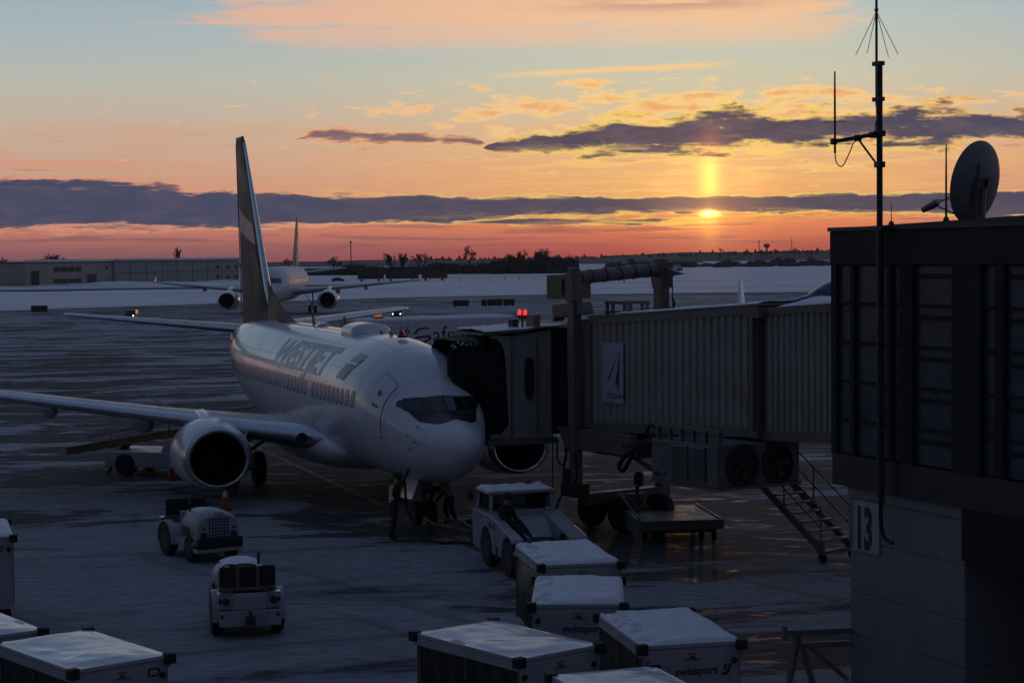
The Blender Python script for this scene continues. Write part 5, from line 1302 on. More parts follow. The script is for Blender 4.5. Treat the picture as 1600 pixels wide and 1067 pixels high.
MB().box((-.02, -.03, Z_HEAD), (XE, DEP + .02, Z_ROOF)).build('fascia', FASC, BD, bevel=.01)
MB().box((-.05, -.06, Z_ROOF + .002), (XE, -.005, Z_ROOF + .07)).box((-.05, 0, Z_ROOF + .002), (.05, DEP, Z_ROOF + .07)).build('roof_edge_trim', DARKM, BD)
MB().loft([[(x, .02, Z_ROOF + .003), (x, DEP, Z_ROOF + .003), (x, DEP, Z_ROOF + .05 + .022 * x), (x, .02, Z_ROOF + .05 + .022 * x)] for x in (.06, XE)]).build('roof', ROOFM, BD)
# vertical mullions and posts
for u0, u1, pr in ((1300, 1308, .02), (1330, 1336, .02), (1386, 1393, .0), (1409, 1427, .03), (1490, 1534, .04), (1556, 1570, .02), (1630, 1640, .02), (1668, 1690, .03)):
    MB().box((bx_(u0), -pr, Z_SILL), (bx_(u1), .2, Z_HEAD)).build('mullion', BWALL, BD)
rowz = [Z_SILL, 4.62, 5.30, 5.98, 6.66, Z_HEAD]
for u0, u1 in ((1308, 1330), (1336, 1386), (1393, 1409), (1427, 1490), (1534, 1556), (1570, 1630), (1640, 1668)):
    a, b = bx_(u0) + .004, bx_(u1) - .004
    for i in range(5):
        lo, hi = rowz[i] + .03, rowz[i + 1] - .03
        MB().box((a, .05 + .006 * (i % 2), lo), (b, .10, hi)).build('window_pane', BGLASS, BD)
        MB().box((a, .02, rowz[i + 1] - .025), (b, .19, rowz[i + 1] + .025) if i < 4 else (b, .19, rowz[i + 1])).build('transom', BWALL, BD)
        if u0 in (1427, 1570): MB().box((a, .03, hi - .20), (b, .049, hi - .12)).build('glazing_bar', BWALL, BD)
for u0, u1, z in ((1545, 1556, 4.14), (1574, 1628, 4.10)):
    MB().box((bx_(u0), .10, z), (bx_(u1), .118, z + .09)).build('painted_reflection', SIGNW, BD)  # pale strips standing in for interior reflections in the panes
# concrete pillar in cast lifts with open joints, and the beam to its right
px0, px1 = bx_(1321), bx_(1500)
for a, b in ((0, .86), (.87, 1.62), (1.63, 2.52), (2.53, 3.28)):
    MB().box((px0, .10, a), (px1, 2.4, b)).build('pillar_block', CONC, BD, bevel=.012)
MB().box((px0 + .02, .12, 0), (px1 - .02, 2.38, 3.27)).build('pillar_core', CONC, BD)
MB().box((px0 - .01, .06, 3.284), (px1 + .02, 2.42, Z_BOT - .004)).build('pillar_cap', CONC, BD)
MB().box((px1 + .022, .02, 2.62), (XE, DEP, Z_BOT - .004)).build('edge_beam', BWALL, BD)
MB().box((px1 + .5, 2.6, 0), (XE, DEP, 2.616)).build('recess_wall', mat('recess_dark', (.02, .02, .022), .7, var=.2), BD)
bp_ = MB().box((bx_(1329), .07, 2.36), (bx_(1368), .098, 3.25)).build('number_board', mat('number_board', (.36, .36, .37), .5, var=.05), BD)
text_on('gate_number', '13', 1.00, (bx_(1329) + .03, .068, 2.44), (1, 0, 0), (0, 0, 1), SIGNK, bp_, thick=.01, sx=.52, bold=.035)
# ------------------------------------------------------------------ mast on the facade
cx_ = bx_(1388)
MA = thing('antenna_mast', 'tall steel antenna mast with side arm clamped to the dark building', 'mast', (0, 0, 0), 0)
STEEL_ = STEEL; STEEL = DARKM
MA.location = BD.location; MA.rotation_euler = BD.rotation_euler
def zv(v): return 7.52 - (v - 397.6) * 31.0 / 2878.8
my = -.17
MB().tube([(cx_, my, 3.42), (cx_, my, zv(103))], .052, 14).build('pole', STEEL, MA, smooth=True)
MB().tube([(cx_ + .02, my, 3.42), (cx_ + .02, my, 3.02), (cx_ + .05, my, 2.86), (cx_ + .14, my, 2.74), (cx_ + .30, my, 2.70), (cx_ + .36, my, 2.70)], .035, 10).build('cable_bend', BLACK, MA, smooth=True)
MB().tube([(cx_ + .09, my + .02, 3.3), (cx_ + .10, my + .02, 5.0), (cx_ + .075, my + .02, 7.9)], .014, 6).build('cable', BLACK, MA)
tx = cx_ - .085
MB().tube([(tx, my, zv(168)), (tx, my, zv(25)), (tx, my, zv(-60))], [.022, .022, .018], 10).build('whip', DARKM, MA, smooth=True)
MB().lathe([(.035, zv(22)), (.035, zv(18))], (tx, my, 0), n=10).build('radial_hub', DARKM, MA)
for ex_, ey_ in ((-.17, -.30), (.2, -.33), (-.2, .39), (.15, .33)):
    MB().tube([(tx, my, zv(22)), (tx + ex_, my + ey_, zv(89))], .006, 5).build('radial', DARKM, MA)
for v in (103, 158):
    MB().box((tx - .05, my - .06, zv(v) - .035), (cx_ + .07, my + .06, zv(v) + .035)).tube([(tx - .11, my, zv(v)), (tx, my, zv(v))], .012, 6).build('clamp', DARKM, MA, bevel=.01)
cable([(tx, my, zv(168)), (tx, my, zv(180)), (tx + .03, my, zv(188)), (tx + .06, my - .06, zv(195)), (tx + .065, my - .06, zv(215))], .011, MA)
# side arm (points left across the view: towards -x, a little outward)
av = Vector((-.40, -.70, 0)).normalized() if 0 else Vector((-.62, -.78, 0))
def arm(s, v): return (cx_ + av.x * s, my + av.y * s, zv(v))
MB().tube([arm(.0, 211), arm(.76, 222)], .034, 10).build('side_arm', STEEL, MA, smooth=True)
MB().tube([arm(.02, 262), arm(.36, 218)], .018, 8).build('brace', STEEL, MA)
for s, v, w in ((.0, 211, .075), (.36, 217, .05), (.10, 213, .06), (.76, 222, .045), (.0, 259, .07)):
    p = arm(s, v); MB().box((p[0] - w, p[1] - w, p[2] - .05), (p[0] + w, p[1] + w, p[2] + .05)).build('clamp', DARKM, MA, bevel=.01)
p = arm(.74, 222)
MB().tube([(p[0], p[1], zv(240)), (p[0], p[1], zv(160)), (p[0], p[1], zv(113))], [.02, .018, .013], 8).build('whip', DARKM, MA)
MB().tube([(p[0] - .14, p[1] - .12, zv(191)), (p[0] + .14, p[1] + .12, zv(191))], .006, 5).build('radial', DARKM, MA)
q = arm(.42, 220)
cable([(p[0], p[1], zv(240)), (p[0] + .02, p[1] + .02, zv(255)), (p[0] + .09, p[1] + .09, zv(260)), (q[0] - .05, q[1] - .05, zv(238)), (q[0] - .02, q[1], zv(225)), (q[0] + .06, q[1] + .06, zv(219))], .010, MA)
MB().box((cx_ - .12, my - .06, Z_ROOF - .02), (cx_ + .12, my + .15, Z_ROOF + .06)).build('base_bracket', DARKM, MA, bevel=.01)
STEEL = STEEL_
# small whips on the roof
def whip(label, u, vt, vb, cross, y=.35, r=.014):
    x = bx_(u) + y * .40; t = thing('whip_antenna', label, 'antenna', (0, 0, 0), 0); t.location = BD.location; t.rotation_euler = BD.rotation_euler
    D = 32.5 - .91 * x + .414 * y; f_ = lambda v: 7.52 - (v - (403.5 - .01 * (u - 800))) * D / 2878.8
    z0 = Z_ROOF + .05 + .022 * x
    MB().tube([(x, y, z0), (x, y, f_((vt + vb) / 2)), (x, y, f_(vt))], [r * 1.4, r * 1.2, r * .8], 8).build('whip', DARKM, t)
    bs = MB().lathe([(.06, z0 - .02), (.05, z0 + .05), (.025, z0 + .09)], (x, y, 0), n=10).build('base', DARKM, t)
    if cross: MB().tube([(x - .22, y - .12, f_(cross)), (x + .22, y + .12, f_(cross))], .006, 5).build('radial', DARKM, t)
    return t
whip('thin whip antenna with small cross rod on the roof between mast and dish', 1438, 228, 345, 314, .40)
whip('short plain rod antenna at the left end of the roof', 1345, 318, 352, 0, .5, .006)
# dish
DI = thing('satellite_dish', 'weathered satellite dish seen from behind on the dark building roof', 'satellite dish', (0, 0, 0), 0)
DI.location = (7.86, 30.75, 7.92); DI.scale = (1.13, 1.13, 1.13)
bore = Vector((-.66, .72, .18)).normalized(); sidev = bore.cross(Vector((0, 0, 1))).normalized(); upv_ = sidev.cross(bore)
def dl(a, b, c): return Vector((0, 0, .66)) + sidev * a + upv_ * b + bore * c
mb = MB(); rings = []
for rr, dep in ((.02, 0), (.2, .012), (.4, .05), (.52, .085), (.62, .125), (.625, .135), (.60, .135), (.5, .095), (.3, .04), (.02, .014)):
    rings.append([dl(math.cos(2 * math.pi * j / 40) * rr, math.sin(2 * math.pi * j / 40) * rr, dep) for j in range(40)])
mb.loft(rings).build('reflector', mat('dish_grey', (.20, .20, .205), .55, var=.16, vs=3.0, bump=.05), DI, smooth=60)
mb = MB()
for a in (-.20, .06): mb.beam(dl(a, .10, -.03), dl(a, -.22, -.03), .035, .05, upv=bore)
mb.beam(dl(-.22, .10, -.05), dl(.09, .10, -.05), .04, .05, upv=bore); mb.beam(dl(-.22, -.20, -.05), dl(.09, -.20, -.05), .04, .05, upv=bore); mb.beam(dl(-.14, .30, .005), dl(-.14, -.40, -.01), .03, .03, upv=bore); mb.beam(dl(-.5, -.02, .06), dl(.5, -.02, .06), .01, .01, upv=bore)
mb.build('mount_bracket', STEEL, DI)
MB().tube([dl(-.07, -.05, -.08), dl(-.07, -.3, -.10), (dl(-.07, -.3, -.1).x, dl(-.07, -.3, -.1).y, .12)], .045, 10).build('mount_post', STEEL, DI, smooth=True)
fp = dl(-.10, -.42, .72)
mb = MB()
for a, b in ((-.35, -.48), (.12, -.60), (.0, -.05)): mb.tube([dl(a, b, .12), fp], .010, 6)
mb.build('feed_arm', DARKM, DI)
fd = (fp - dl(0, 0, .1)).normalized()
MB().tube([fp - fd * .08, fp + fd * .02, fp + fd * .20], [.05, .06, .045], 12).build('feed_horn', STEEL, DI, smooth=True)

# guard rail at the foot of the pillar
TR = thing('guard_rail', 'grey steel guard rail with splayed legs beside the concrete pillar base', 'barrier', (4.86, 32.0, 0), R(8))
MB().box((-.12, -.05, .86), (1.05, .05, .97)).build('top_rail', FRAME, TR, bevel=.01)
MB().box((.0, -.04, .64), (1.05, .04, .74)).build('lower_rail', FRAME, TR, bevel=.01)
MB().beam((.08, 0, .86), (-.16, -.25, 0), .08, .08).build('leg', FRAME, TR); MB().beam((.10, 0, .86), (.04, .3, 0), .08, .08).build('leg', FRAME, TR); MB().beam((.12, 0, .86), (.32, -.2, 0), .08, .08).build('leg', FRAME, TR)
MB().beam((.26, .02, .70), (1.0, .02, .05), .08, .08).build('diagonal_brace', FRAME, TR)
MB().box((-.17, -.07, .80), (-.11, .07, 1.05)).build('end_plate', FRAME, TR)
# ================================================================== CATERING TRUCK beyond the jet
CT = thing('catering_truck', 'pale high sided catering truck with amber beacon standing beyond the white jet', 'truck', (-8.55, 109.5, 0), R(31))
# local x runs from the cab towards the rear, y away from the camera
TRK = mat('truck_box_paint', (.76, .76, .78), .45, var=.05, vs=.8, dirt=(.42, .42, .43, .5), ds=.8)
MB().box((.9, 0, 1.05), (10.2, 2.5, 3.86)).build('box_body', TRK, CT, bevel=.05)
MB().box((-.75, .04, 3.10), (.88, 2.46, 3.86)).build('box_overhang', TRK, CT, bevel=.05)
MB().box((-.9, .05, .55), (.86, 2.45, 1.75)).prism([(-.9, .05, 1.752), (.8, .05, 1.752), (.8, .05, 2.98), (-.35, .05, 2.98)], (0, 2.4, 0)).build('cab', GREYP, CT, bevel=.04)
MB().prism([(-.865, .2, 1.86), (-.42, .2, 2.88), (-.44, .2, 2.89), (-.885, .2, 1.87)], (0, 2.1, 0)).build('windscreen', GLASS, CT)
MB().prism([(-.65, .03, 1.9), (.6, .03, 1.9), (.6, .03, 2.85), (-.28, .03, 2.85)], (0, .018, 0)).build('side_window', GLASS, CT)
for x in (.2, 7.6, 8.7):
    for y in (.2, 2.3):
        w = MB().wheel((x, y, .5), .5, .34, 'y', 24).build('wheel', BLACK, CT, smooth=True); MB().lathe([(0, -.18), (.26, -.16), (.27, .16), (0, .18)], (x, y, .5), 'y', 16).build('rim', STEEL, w)
MB().box((1.0, .2, .7), (10.0, 2.3, 1.04)).build('chassis', DARKM, CT)
for y in (.3, 1.15, 2.0): MB().box((-.78, y, 3.5), (-.755, y + .18, 3.62)).build('marker_light', DARKM, CT)
for x in (-.4, .5): MB().box((x, .01, 3.45), (x + .16, .036, 3.66)).build('marker_light', DARKM, CT)
MB().prism([(-.75, -.02, 3.60), (-.75, .34, 3.955), (-.75, 2.2, 3.955), (-.75, 2.52, 3.60)], (10.97, 0, 0)).build('roof_cap', mat('truck_roof_white', (.80, .80, .80), .35, var=.03, coat=.3), CT, bevel=.02)  # bright roof strip: whiter than the box, long sides sloped to catch the sky
mb = MB(); grid_top(mb, 50, 6, lambda u, v: (-.72 + 10.9 * u, .36 + 1.82 * v, 3.957 + (.02 + .02 * fbm(u * 14, v * 4)) * (1 if 0 < v < 1 and 0 < u < 1 else 0)))
mb.build('roof_snow', SNOW, CT, smooth=60)
bb = MB().box((.75, .45, 3.97), (1.25, .95, 4.05)).build('beacon_base', DARKM, CT)
MB().lathe([(.22, 4.052), (.24, 4.15), (.22, 4.36), (.0, 4.40)], (1.0, .7, 0), n=18, cap1=False).build('amber_beacon', AMBER, CT, smooth=True)
TXT = mat('truck_lettering', (.06, .065, .075), .4, var=.1)
text_on('fleet_number', '16', .72, (2.1, -.004, 2.95), (1, 0, 0), (0, 0, 1), TXT, CT, thick=.01)
text_on('side_lettering', 'afegour', 1.42, (4.35, -.004, 2.42), (1, 0, 0), (0, 0, 1), TXT, CT, thick=.01)
# big stylised S of three sweeping bars
mb = MB()
for pts in ([(2.85, 1.66), (3.75, 1.66), (4.02, 1.80), (4.02, 1.92), (3.65, 1.78), (2.85, 1.76)], [(3.05, 1.98), (4.15, 2.06), (4.25, 2.20), (3.25, 2.12)], [(3.0, 2.28), (3.35, 2.62), (3.95, 2.66), (4.3, 2.52), (4.0, 2.56), (3.45, 2.52), (3.2, 2.28)], [(4.02, 1.80), (4.28, 1.95), (4.24, 2.10), (4.10, 2.08), (4.02, 1.93)]):
    mb.prism([(x, -.012, z + .70) for x, z in pts], (0, .008, 0))
mb.build('side_emblem', TXT, CT)

# ================================================================== BELT LOADER behind the near engine
BL = thing('belt_loader', 'long yellow brown belt loader with raised conveyor behind the left engine', 'belt loader', (-15.95, 65.6, 0), math.atan2(-1.7, 6.3))
n_ = 6.9; z0, z1 = .78, 1.95
for y in (0, .95): MB().beam((0, y, z0), (n_, y, z1), .07, .24).build('conveyor_rail', YELLOW, BL, bevel=.01)
MB().beam((.05, .475, z0 + .06), (n_ - .05, .475, z1 + .06), .86, .05).build('belt', BLACK, BL)
MB().beam((.3, 1.02, z0 + .42), (n_, 1.02, z1 + .42), .04, .05).beam((1.2, 1.02, z0 + .3), (1.2, 1.02, z0 + .62), .04, .04).beam((3.5, 1.02, z0 + .6), (3.5, 1.02, z0 + 1.02), .04, .04).beam((6.0, 1.02, z0 + 1.0), (6.0, 1.02, z0 + 1.44), .04, .04).build('side_rail', FRAME, BL)
MB().beam((.1, -.045, z0 + .13), (n_, -.045, z1 + .13), .02, .03).build('edge_strip', STEEL, BL)
for k in range(10): MB().tube([(.3 + k * .68, .05, z0 - .06 + k * .68 * .17), (.3 + k * .68, .9, z0 - .06 + k * .68 * .17)], .05, 8).build('roller', STEEL, BL)
MB().box((1.75, -.55, .30), (5.6, 1.5, .86)).build('chassis', GREYP, BL, bevel=.04)
MB().prism([(3.9, -.5, .86), (5.3, -.5, .86), (5.2, -.5, 1.25), (4.1, -.5, 1.3)], (0, .42, 0)).build('driver_console', GREYP, BL, bevel=.03)
for x in (2.55, 5.0):
    for y in (-.42, 1.38):
        w = MB().wheel((x, y, .40), .40, .34, 'y', 24).build('wheel', BLACK, BL, smooth=True); MB().lathe([(0, -.18), (.2, -.17), (.2, .17), (0, .18)], (x, y, .4), 'y', 16).build('rim', DARKM, w)
MB().beam((2.0, .475, .84), (2.2, .475, z0 + .3), .5, .1).beam((4.6, .475, .84), (5.4, .475, z1 - .35), .1, .1).build('lift_frame', DARKM, BL)
MB().beam((1.9, -.2, .32), (1.7, -.2, .05), .07, .09).build('stabilizer_foot', DARKM, BL)

# ================================================================== TRACTORS
def tractor(label, loc, rz, snow, seat_style):
    t = thing('baggage_tractor', label, 'tractor', loc, rz, 'baggage tractors on the snowy apron')
    TP = mat('tractor_paint', (.36, .37, .38), .42, var=.06, vs=2.0, dirt=(.22, .21, .20, .6), ds=2.2)
    # rounded engine hood at the front (+y)
    mb = MB(); rg = []
    for y, w, h, zb_ in ((.10, .50, 1.26, .52), (.55, .53, 1.31, .48), (1.0, .56, 1.30, .45), (1.22, .565, 1.25, .45), (1.30, .54, 1.18, .47)):
        ring = []
        for k in range(15):
            a = math.pi * k / 14; ring.append((math.cos(a) * w * (1.0 if abs(math.cos(a)) > .98 else 1), y, zb_ + .32 + max(0, math.sin(a)) ** .6 * (h - zb_ - .32)))
        ring = [(w, y, zb_)] + ring + [(-w, y, zb_)]; rg.append(ring)
    mb.loft(rg); hood = mb.build('hood', TP, t, smooth=45)
    # perforated grille
    g_ = MB(); 
    for i in range(7):
        for j in range(7):
            x = -.24 + i * .08; z = .64 + j * .075
            g_.box((x - .024, 1.302, z - .022), (x + .024, 1.312, z + .022))
    tag(g_.build('grille_holes', BLACK, hood), kind='stuff')
    text_on('maker_plate', 'TUG', .13, (.13, 1.306, 1.175), (-1, 0, 0), (0, 0, 1), SIGNK, hood, thick=.01)
    for x in (-.40, .40):
        l = MB().lathe([(0, 0), (.085, 0), (.085, .05), (.06, .055), (0, .04)], (x, 1.29, .70), 'y', 18).build('headlight', DARKM, hood, smooth=50)
        MB().lathe([(0, 0), (.06, .0), (.06, .02), (0, .03)], (x, 1.338, .70), 'y', 16).build('lens', GLASS, l)
        MB().box((x - .05, 1.29, .84), (x + .05, 1.315, .89)).build('turn_signal', AMBER if 0 else REDDIM, hood)
    MB().box((-.60, 1.25, .38), (.60, 1.42, .62)).build('bumper', BLACK, t, bevel=.02)
    MB().box((-.62, 1.1, .28), (.62, 1.40, .372)).build('step_plate', TP, t, bevel=.01)
    MB().box((-.62, -1.02, .34), (.62, 1.1, .52)).build('frame', TP, t, bevel=.02)
    MB().box((-.3, -.6, .50), (.3, .1, .80)).build('seat_box', TP, t, bevel=.03)
    # rear fenders, rounded over the wheels
    for s in (-1, 1):
        mb = MB(); rg = []
        for x in (.40, .72):
            ring = []
            for k in range(11):
                a = math.pi * (1.05 - 1.1 * k / 10); ring.append((s * x, -.55 + math.cos(a) * .52, .42 + math.sin(a) * .50))
            rg.append([(p[0], p[1], p[2]) for p in ring] + [(s * x, -.55 + math.cos(math.pi * (1.05 - 1.1 * k / 10)) * .47, .42 + math.sin(math.pi * (1.05 - 1.1 * k / 10)) * .45) for k in range(10, -1, -1)])
        mb.loft(rg).build('rear_fender', TP, t, smooth=50)
        for (x, y, r, w) in ((.60, -.55, .42, .24), (.52, .80, .33, .20)):
            wl_ = MB().wheel((s * x, y, r), r, w, 'x', 28).build('wheel', BLACK, t, smooth=True)
            MB().lathe([(0, -w * .52), (r * .5, -w * .50), (r * .55, -w * .3), (r * .55, w * .3), (r * .5, w * .50), (0, w * .52)], (s * x, y, r), 'x', 18).build('rim', DARKM, wl_, smooth=50)
    # rear panel with round lamps, counterweight plate and hitch
    MB().box((-.62, -1.16, .60), (.62, -1.02, .90)).build('rear_panel', TP, t, bevel=.02)
    MB().box((-.33, -1.19, .58), (.33, -1.162, .86)).build('rear_hatch', TP, t, bevel=.015)
    MB().box((-.60, -1.22, .26), (.62, -1.05, .575)).build('counterweight', TP, t, bevel=.02)
    for s in (-1, 1):
        MB().lathe([(0, 0), (.075, 0), (.075, -.04), (0, -.05)], (s * .47, -1.165, .77), 'y', 18).build('rear_lamp', REDBOX if 0 else DARKM, t)
        MB().box((s * .585 - .03, -1.175, .73), (s * .585 + .03, -1.162, .82)).build('reflector', DARKM, t)
        MB().lathe([(0, 0), (.035, 0), (.035, -.02), (0, -.02)], (s * .55, -1.222, .48), 'y', 12).build('bolt', DARKM, t)
        MB().box((s * .46 - .16, -1.17, .902), (s * .46 + .16, -.95, .925)).build('fender_cap', SNOW if 0 else ALU, t)
    MB().box((-.09, -1.34, .30), (.09, -1.22, .46)).box((-.03, -1.33, .46), (.03, -1.27, .58)).build('hitch', DARKM, t)
    # seat back: three dark panels in a steel frame
    sb = MB(); sb.box((-.56, -.84, .98), (.56, -.80, 1.40)).build('seat_back', SEAT, t, bevel=.02)
    fr = MB()
    for x in (-.20, .20): fr.box((x - .03, -.865, .92), (x + .03, -.842, 1.40))
    fr.box((-.58, -.87, .92), (.58, -.842, .97)); fr.tube([(-.5, -.86, .6), (-.5, -.86, 1.0)], .03, 8); fr.tube([(.5, -.86, .6), (.5, -.86, 1.0)], .03, 8)
    fr.build('seat_frame', FRAME, t)
    MB().box((-.56, -.78, .80), (.56, -.32, .92)).build('seat_cushion', SEAT, t, bevel=.04)
    st_ = MB().tube([(-.28, .10, .85), (-.28, -.16, 1.18)], .025, 8).build('steering_column', DARKM, t)
    c = Vector((-.28, -.17, 1.19)); ax = Vector((0, -.62, .78)); u1 = Vector((1, 0, 0)); u2 = ax.cross(u1)
    MB().tube([c + (u1 * math.cos(a) + u2 * math.sin(a)) * .20 for a in [2 * math.pi * k / 24 for k in range(25)]], .017, 6).beam(c - u1 * .2, c + u1 * .2, .03, .02).beam(c, c + u2 * .2, .03, .02).build('steering_wheel', BLACK, st_, smooth=True)
    MB().box((-.52, .02, .5), (.52, .10, 1.2)).build('dashboard', TP, t, bevel=.03)
    for s in (-1, 1):                                   # side louvres, catches and tie-down on the hood
        for k in range(4): MB().box((s * .565 - .006, .30 + k * .13, .62), (s * .565 + .006, .36 + k * .13, .86)).build('side_louvre', BLACK, hood)
        MB().box((s * .57 - .012, .92, .70), (s * .57 + .012, 1.0, .76)).build('hood_latch', STEEL, hood)
    MB().tube([(.34, .28, 1.15), (.34, .28, 1.42), (.34, .20, 1.50)], .03, 8).build('exhaust_stack', DARKM, t, smooth=True)
    MB().tube([(-.62, .55, .42), (-.70, .2, .40), (-.62, -.2, .44)], .018, 6).build('side_step', DARKM, t)
    cable([(.2, -1.1, .92), (.35, -1.0, 1.0), (.45, -.92, .96), (.5, -.95, .80)], .012, t, 'hose')
    if snow:
        mb = MB()
        grid_top(mb, 12, 12, lambda u, v: ((u - .5) * .80, .12 + v * 1.05, 1.27 + .05 * math.sin(math.pi * v) - .10 * abs(2 * u - 1) ** 2.2 + .035 + .01 * fbm(u * 5, v * 5)))
        mb.build('hood_snow', SNOW, t, smooth=60)
    return t
tractor('white baggage tractor with perforated round nose in front of the left engine', (-8.05, 46.8, 0), math.atan2(-.53, -.85), False, 0)
t2 = tractor('white baggage tractor seen from behind, dark seat back and snow on its hood', (-5.55, 37.5, 0), R(14), True, 1)

# ================================================================== PUSHBACK TUG
TG = thing('pushback_tug', 'white pushback tug with boxy cab and red tail lamps under the jet nose', 'tug', (.875, 42.83, 0), R(17.5))
TGP = mat('tug_paint', (.33, .34, .36), .4, var=.06, vs=1.5, dirt=(.24, .24, .24, .5), ds=1.6)
prof = [(0, .42), (0, .86), (.08, .97), (.5, 1.04), (.95, 1.10), (1.5, 1.22), (2.1, 1.30), (3.35, 1.30), (3.45, 1.22), (3.45, .42)]
def arch_cut(y0, r):  # wheel arch points along the lower edge
    return [(y0 + r * math.cos(a), .42 + r * math.sin(a)) for a in [math.pi * k / 10 for k in range(11)]]
low = [(3.45, .38)] + [(2.30 + .52 * math.cos(math.pi * k / 10), .38 + .60 * math.sin(math.pi * k / 10)) for k in range(11)] + [(.55 + .50 * math.cos(math.pi * k / 10), .38 + .58 * math.sin(math.pi * k / 10)) for k in range(11)] + [(0, .38)]
side = [(0, .38), (0, .86), (.08, .97), (.5, 1.04), (.95, 1.10), (1.5, 1.22), (2.1, 1.30), (3.35, 1.30), (3.45, 1.20)] + low[:-1]
for s in (-1, 1):
    a, b = (-.92, -.66) if s < 0 else (.48, .92)
    mb = MB(); mb.prism([(a, y, z) for y, z in side], (b - a, 0, 0)); mb.build('side_body', TGP, TG, bevel=.03)
MB().box((-.475, .1, .45), (.475, 2.0, .80)).build('deck', DARKM, TG)
MB().box((-.475, .02, .40), (.475, .098, .88)).build('rear_panel', TGP, TG)
MB().prism([(-.475, 1.2, .80), (-.475, 2.02, .80), (-.475, 2.02, 1.24), (-.475, 1.7, 1.18)], (.95, 0, 0)).build('engine_cover', TGP, TG, bevel=.02)
MB().box((-.475, 2.03, .45), (.475, 3.4, 1.28)).build('front_body', TGP, TG)
MB().box((-.94, -.06, .34), (.94, .0, .60)).build('rear_bumper', DARKM, TG, bevel=.02); MB().box((-.94, 3.46, .34), (.94, 3.56, .75)).build('front_bumper', DARKM, TG, bevel=.02)
# cab posts, roof and glass
for x in (-.80, .80):
    for y0, y1 in ((2.22, 2.34), (3.32, 3.22)):
        MB().beam((x, y0, 1.29), (x * .94, y1, 1.78), .085, .10).build('cab_post', TGP, TG)
rf = MB().box((-.86, 2.22, 1.74), (.86, 3.36, 1.83)).build('cab_roof', TGP, TG, bevel=.04)
mb = MB(); grid_top(mb, 20, 10, lambda u, v: (-.84 + 1.68 * u, 2.25 + 1.08 * v, 1.832 + (.035 + .06 * max(0, fbm(u * 5, v * 3))) * (1 if 0 < u < 1 and 0 < v < 1 else 0))); mb.build('roof_snow', SNOW, rf, smooth=60)
MB().box((-.86, 2.2, 1.28), (.86, 2.26, 1.36)).box((-.86, 3.30, 1.28), (.86, 3.36, 1.36)).build('cab_sill', TGP, TG)
MB().box((.3, 2.5, 1.30), (.72, 2.95, 1.78)).build('seat', SEAT, TG, bevel=.05); MB().box((-.72, 2.5, 1.30), (-.3, 2.95, 1.45)).build('seat', SEAT, TG, bevel=.05)
GLC = bpy.data.materials.new('clear_cab_glass'); GLC.use_nodes = True; gb = GLC.node_tree.nodes['Principled BSDF']; gb.inputs['Transmission Weight'].default_value = 1; gb.inputs['Roughness'].default_value = .02; gb.inputs['IOR'].default_value = 1.05; gb.inputs['Base Color'].default_value = (.55, .6, .6, 1)
MB().box((-.74, 2.29, 1.37), (.74, 2.296, 1.72)).build('rear_window', GLC, TG); MB().box((-.74, 3.25, 1.37), (.74, 3.256, 1.72)).build('windscreen', GLC, TG)
for s in (-1, 1): MB().box((s * .80 - .003, 2.42, 1.37), (s * .80 + .003, 3.2, 1.72)).build('side_window', GLC, TG)
for s in (-1, 1):
    for y in (.55, 2.30):
        w = MB().wheel((s * .77, y, .42), .42, .28, 'x', 28).build('wheel', BLACK, TG, smooth=True); MB().lathe([(0, -.15), (.22, -.145), (.23, .145), (0, .15)], (s * .77, y, .42), 'x', 18).build('rim', DARKM, w)
    lm = MB().box((s * .74 - .08, -.012, .72), (s * .74 + .08, .0, .84)).build('lamp_housing', DARKM, TG)
    MB().lathe([(0, 0), (.032, 0), (.02, -.02), (0, -.025)], (s * .74, -.014, .78), 'y', 12).build('tail_lamp', mat('red_tail_lamp', (.5, .02, .02), .3, emit=(1, .05, .02, 1), es=5.0) if s > 0 else REDDIM, lm)
text_on('fleet_lettering', 'PB-111', .20, (-.924, 2.05, .98), (0, -1, 0), (0, 0, 1), SIGNK, TG, thick=.006, shear=.15)
MB().box((-.94, 1.30, .30), (-.86, 1.42, .62)).build('step', DARKM, TG)
MB().tube([(0, 3.5, .55), (0, 3.75, .50)], .06, 8).build('hitch', DARKM, TG)

for s in (-1, 1):
    MB().beam((s * .82, 3.2, 1.6), (s * 1.02, 3.28, 1.62), .02, .02).box((s * 1.02 - .07, 3.26, 1.5), (s * 1.02 + .07, 3.30, 1.74)).build('mirror', DARKM, TG)
    MB().box((s * .92 - .004, 1.52, .55), (s * .92 + .004, 1.545, 1.15)).build('panel_gap', DARKM, TG)
    MB().box((s * .925 - .01, 2.6, 1.16), (s * .925 + .01, 2.78, 1.20)).build('door_handle', DARKM, TG)
MB().lathe([(.09, 1.84), (.09, 1.90), (.07, 1.98), (0, 2.0)], (.45, 3.1, 0), n=14, cap1=False).build('roof_beacon', REDDIM, TG, smooth=True)
cable([(.0, .3, .82), (.25, .6, .84), (.1, .95, .84), (-.2, .8, .84), (-.1, .45, .84)], .02, TG, 'hose')
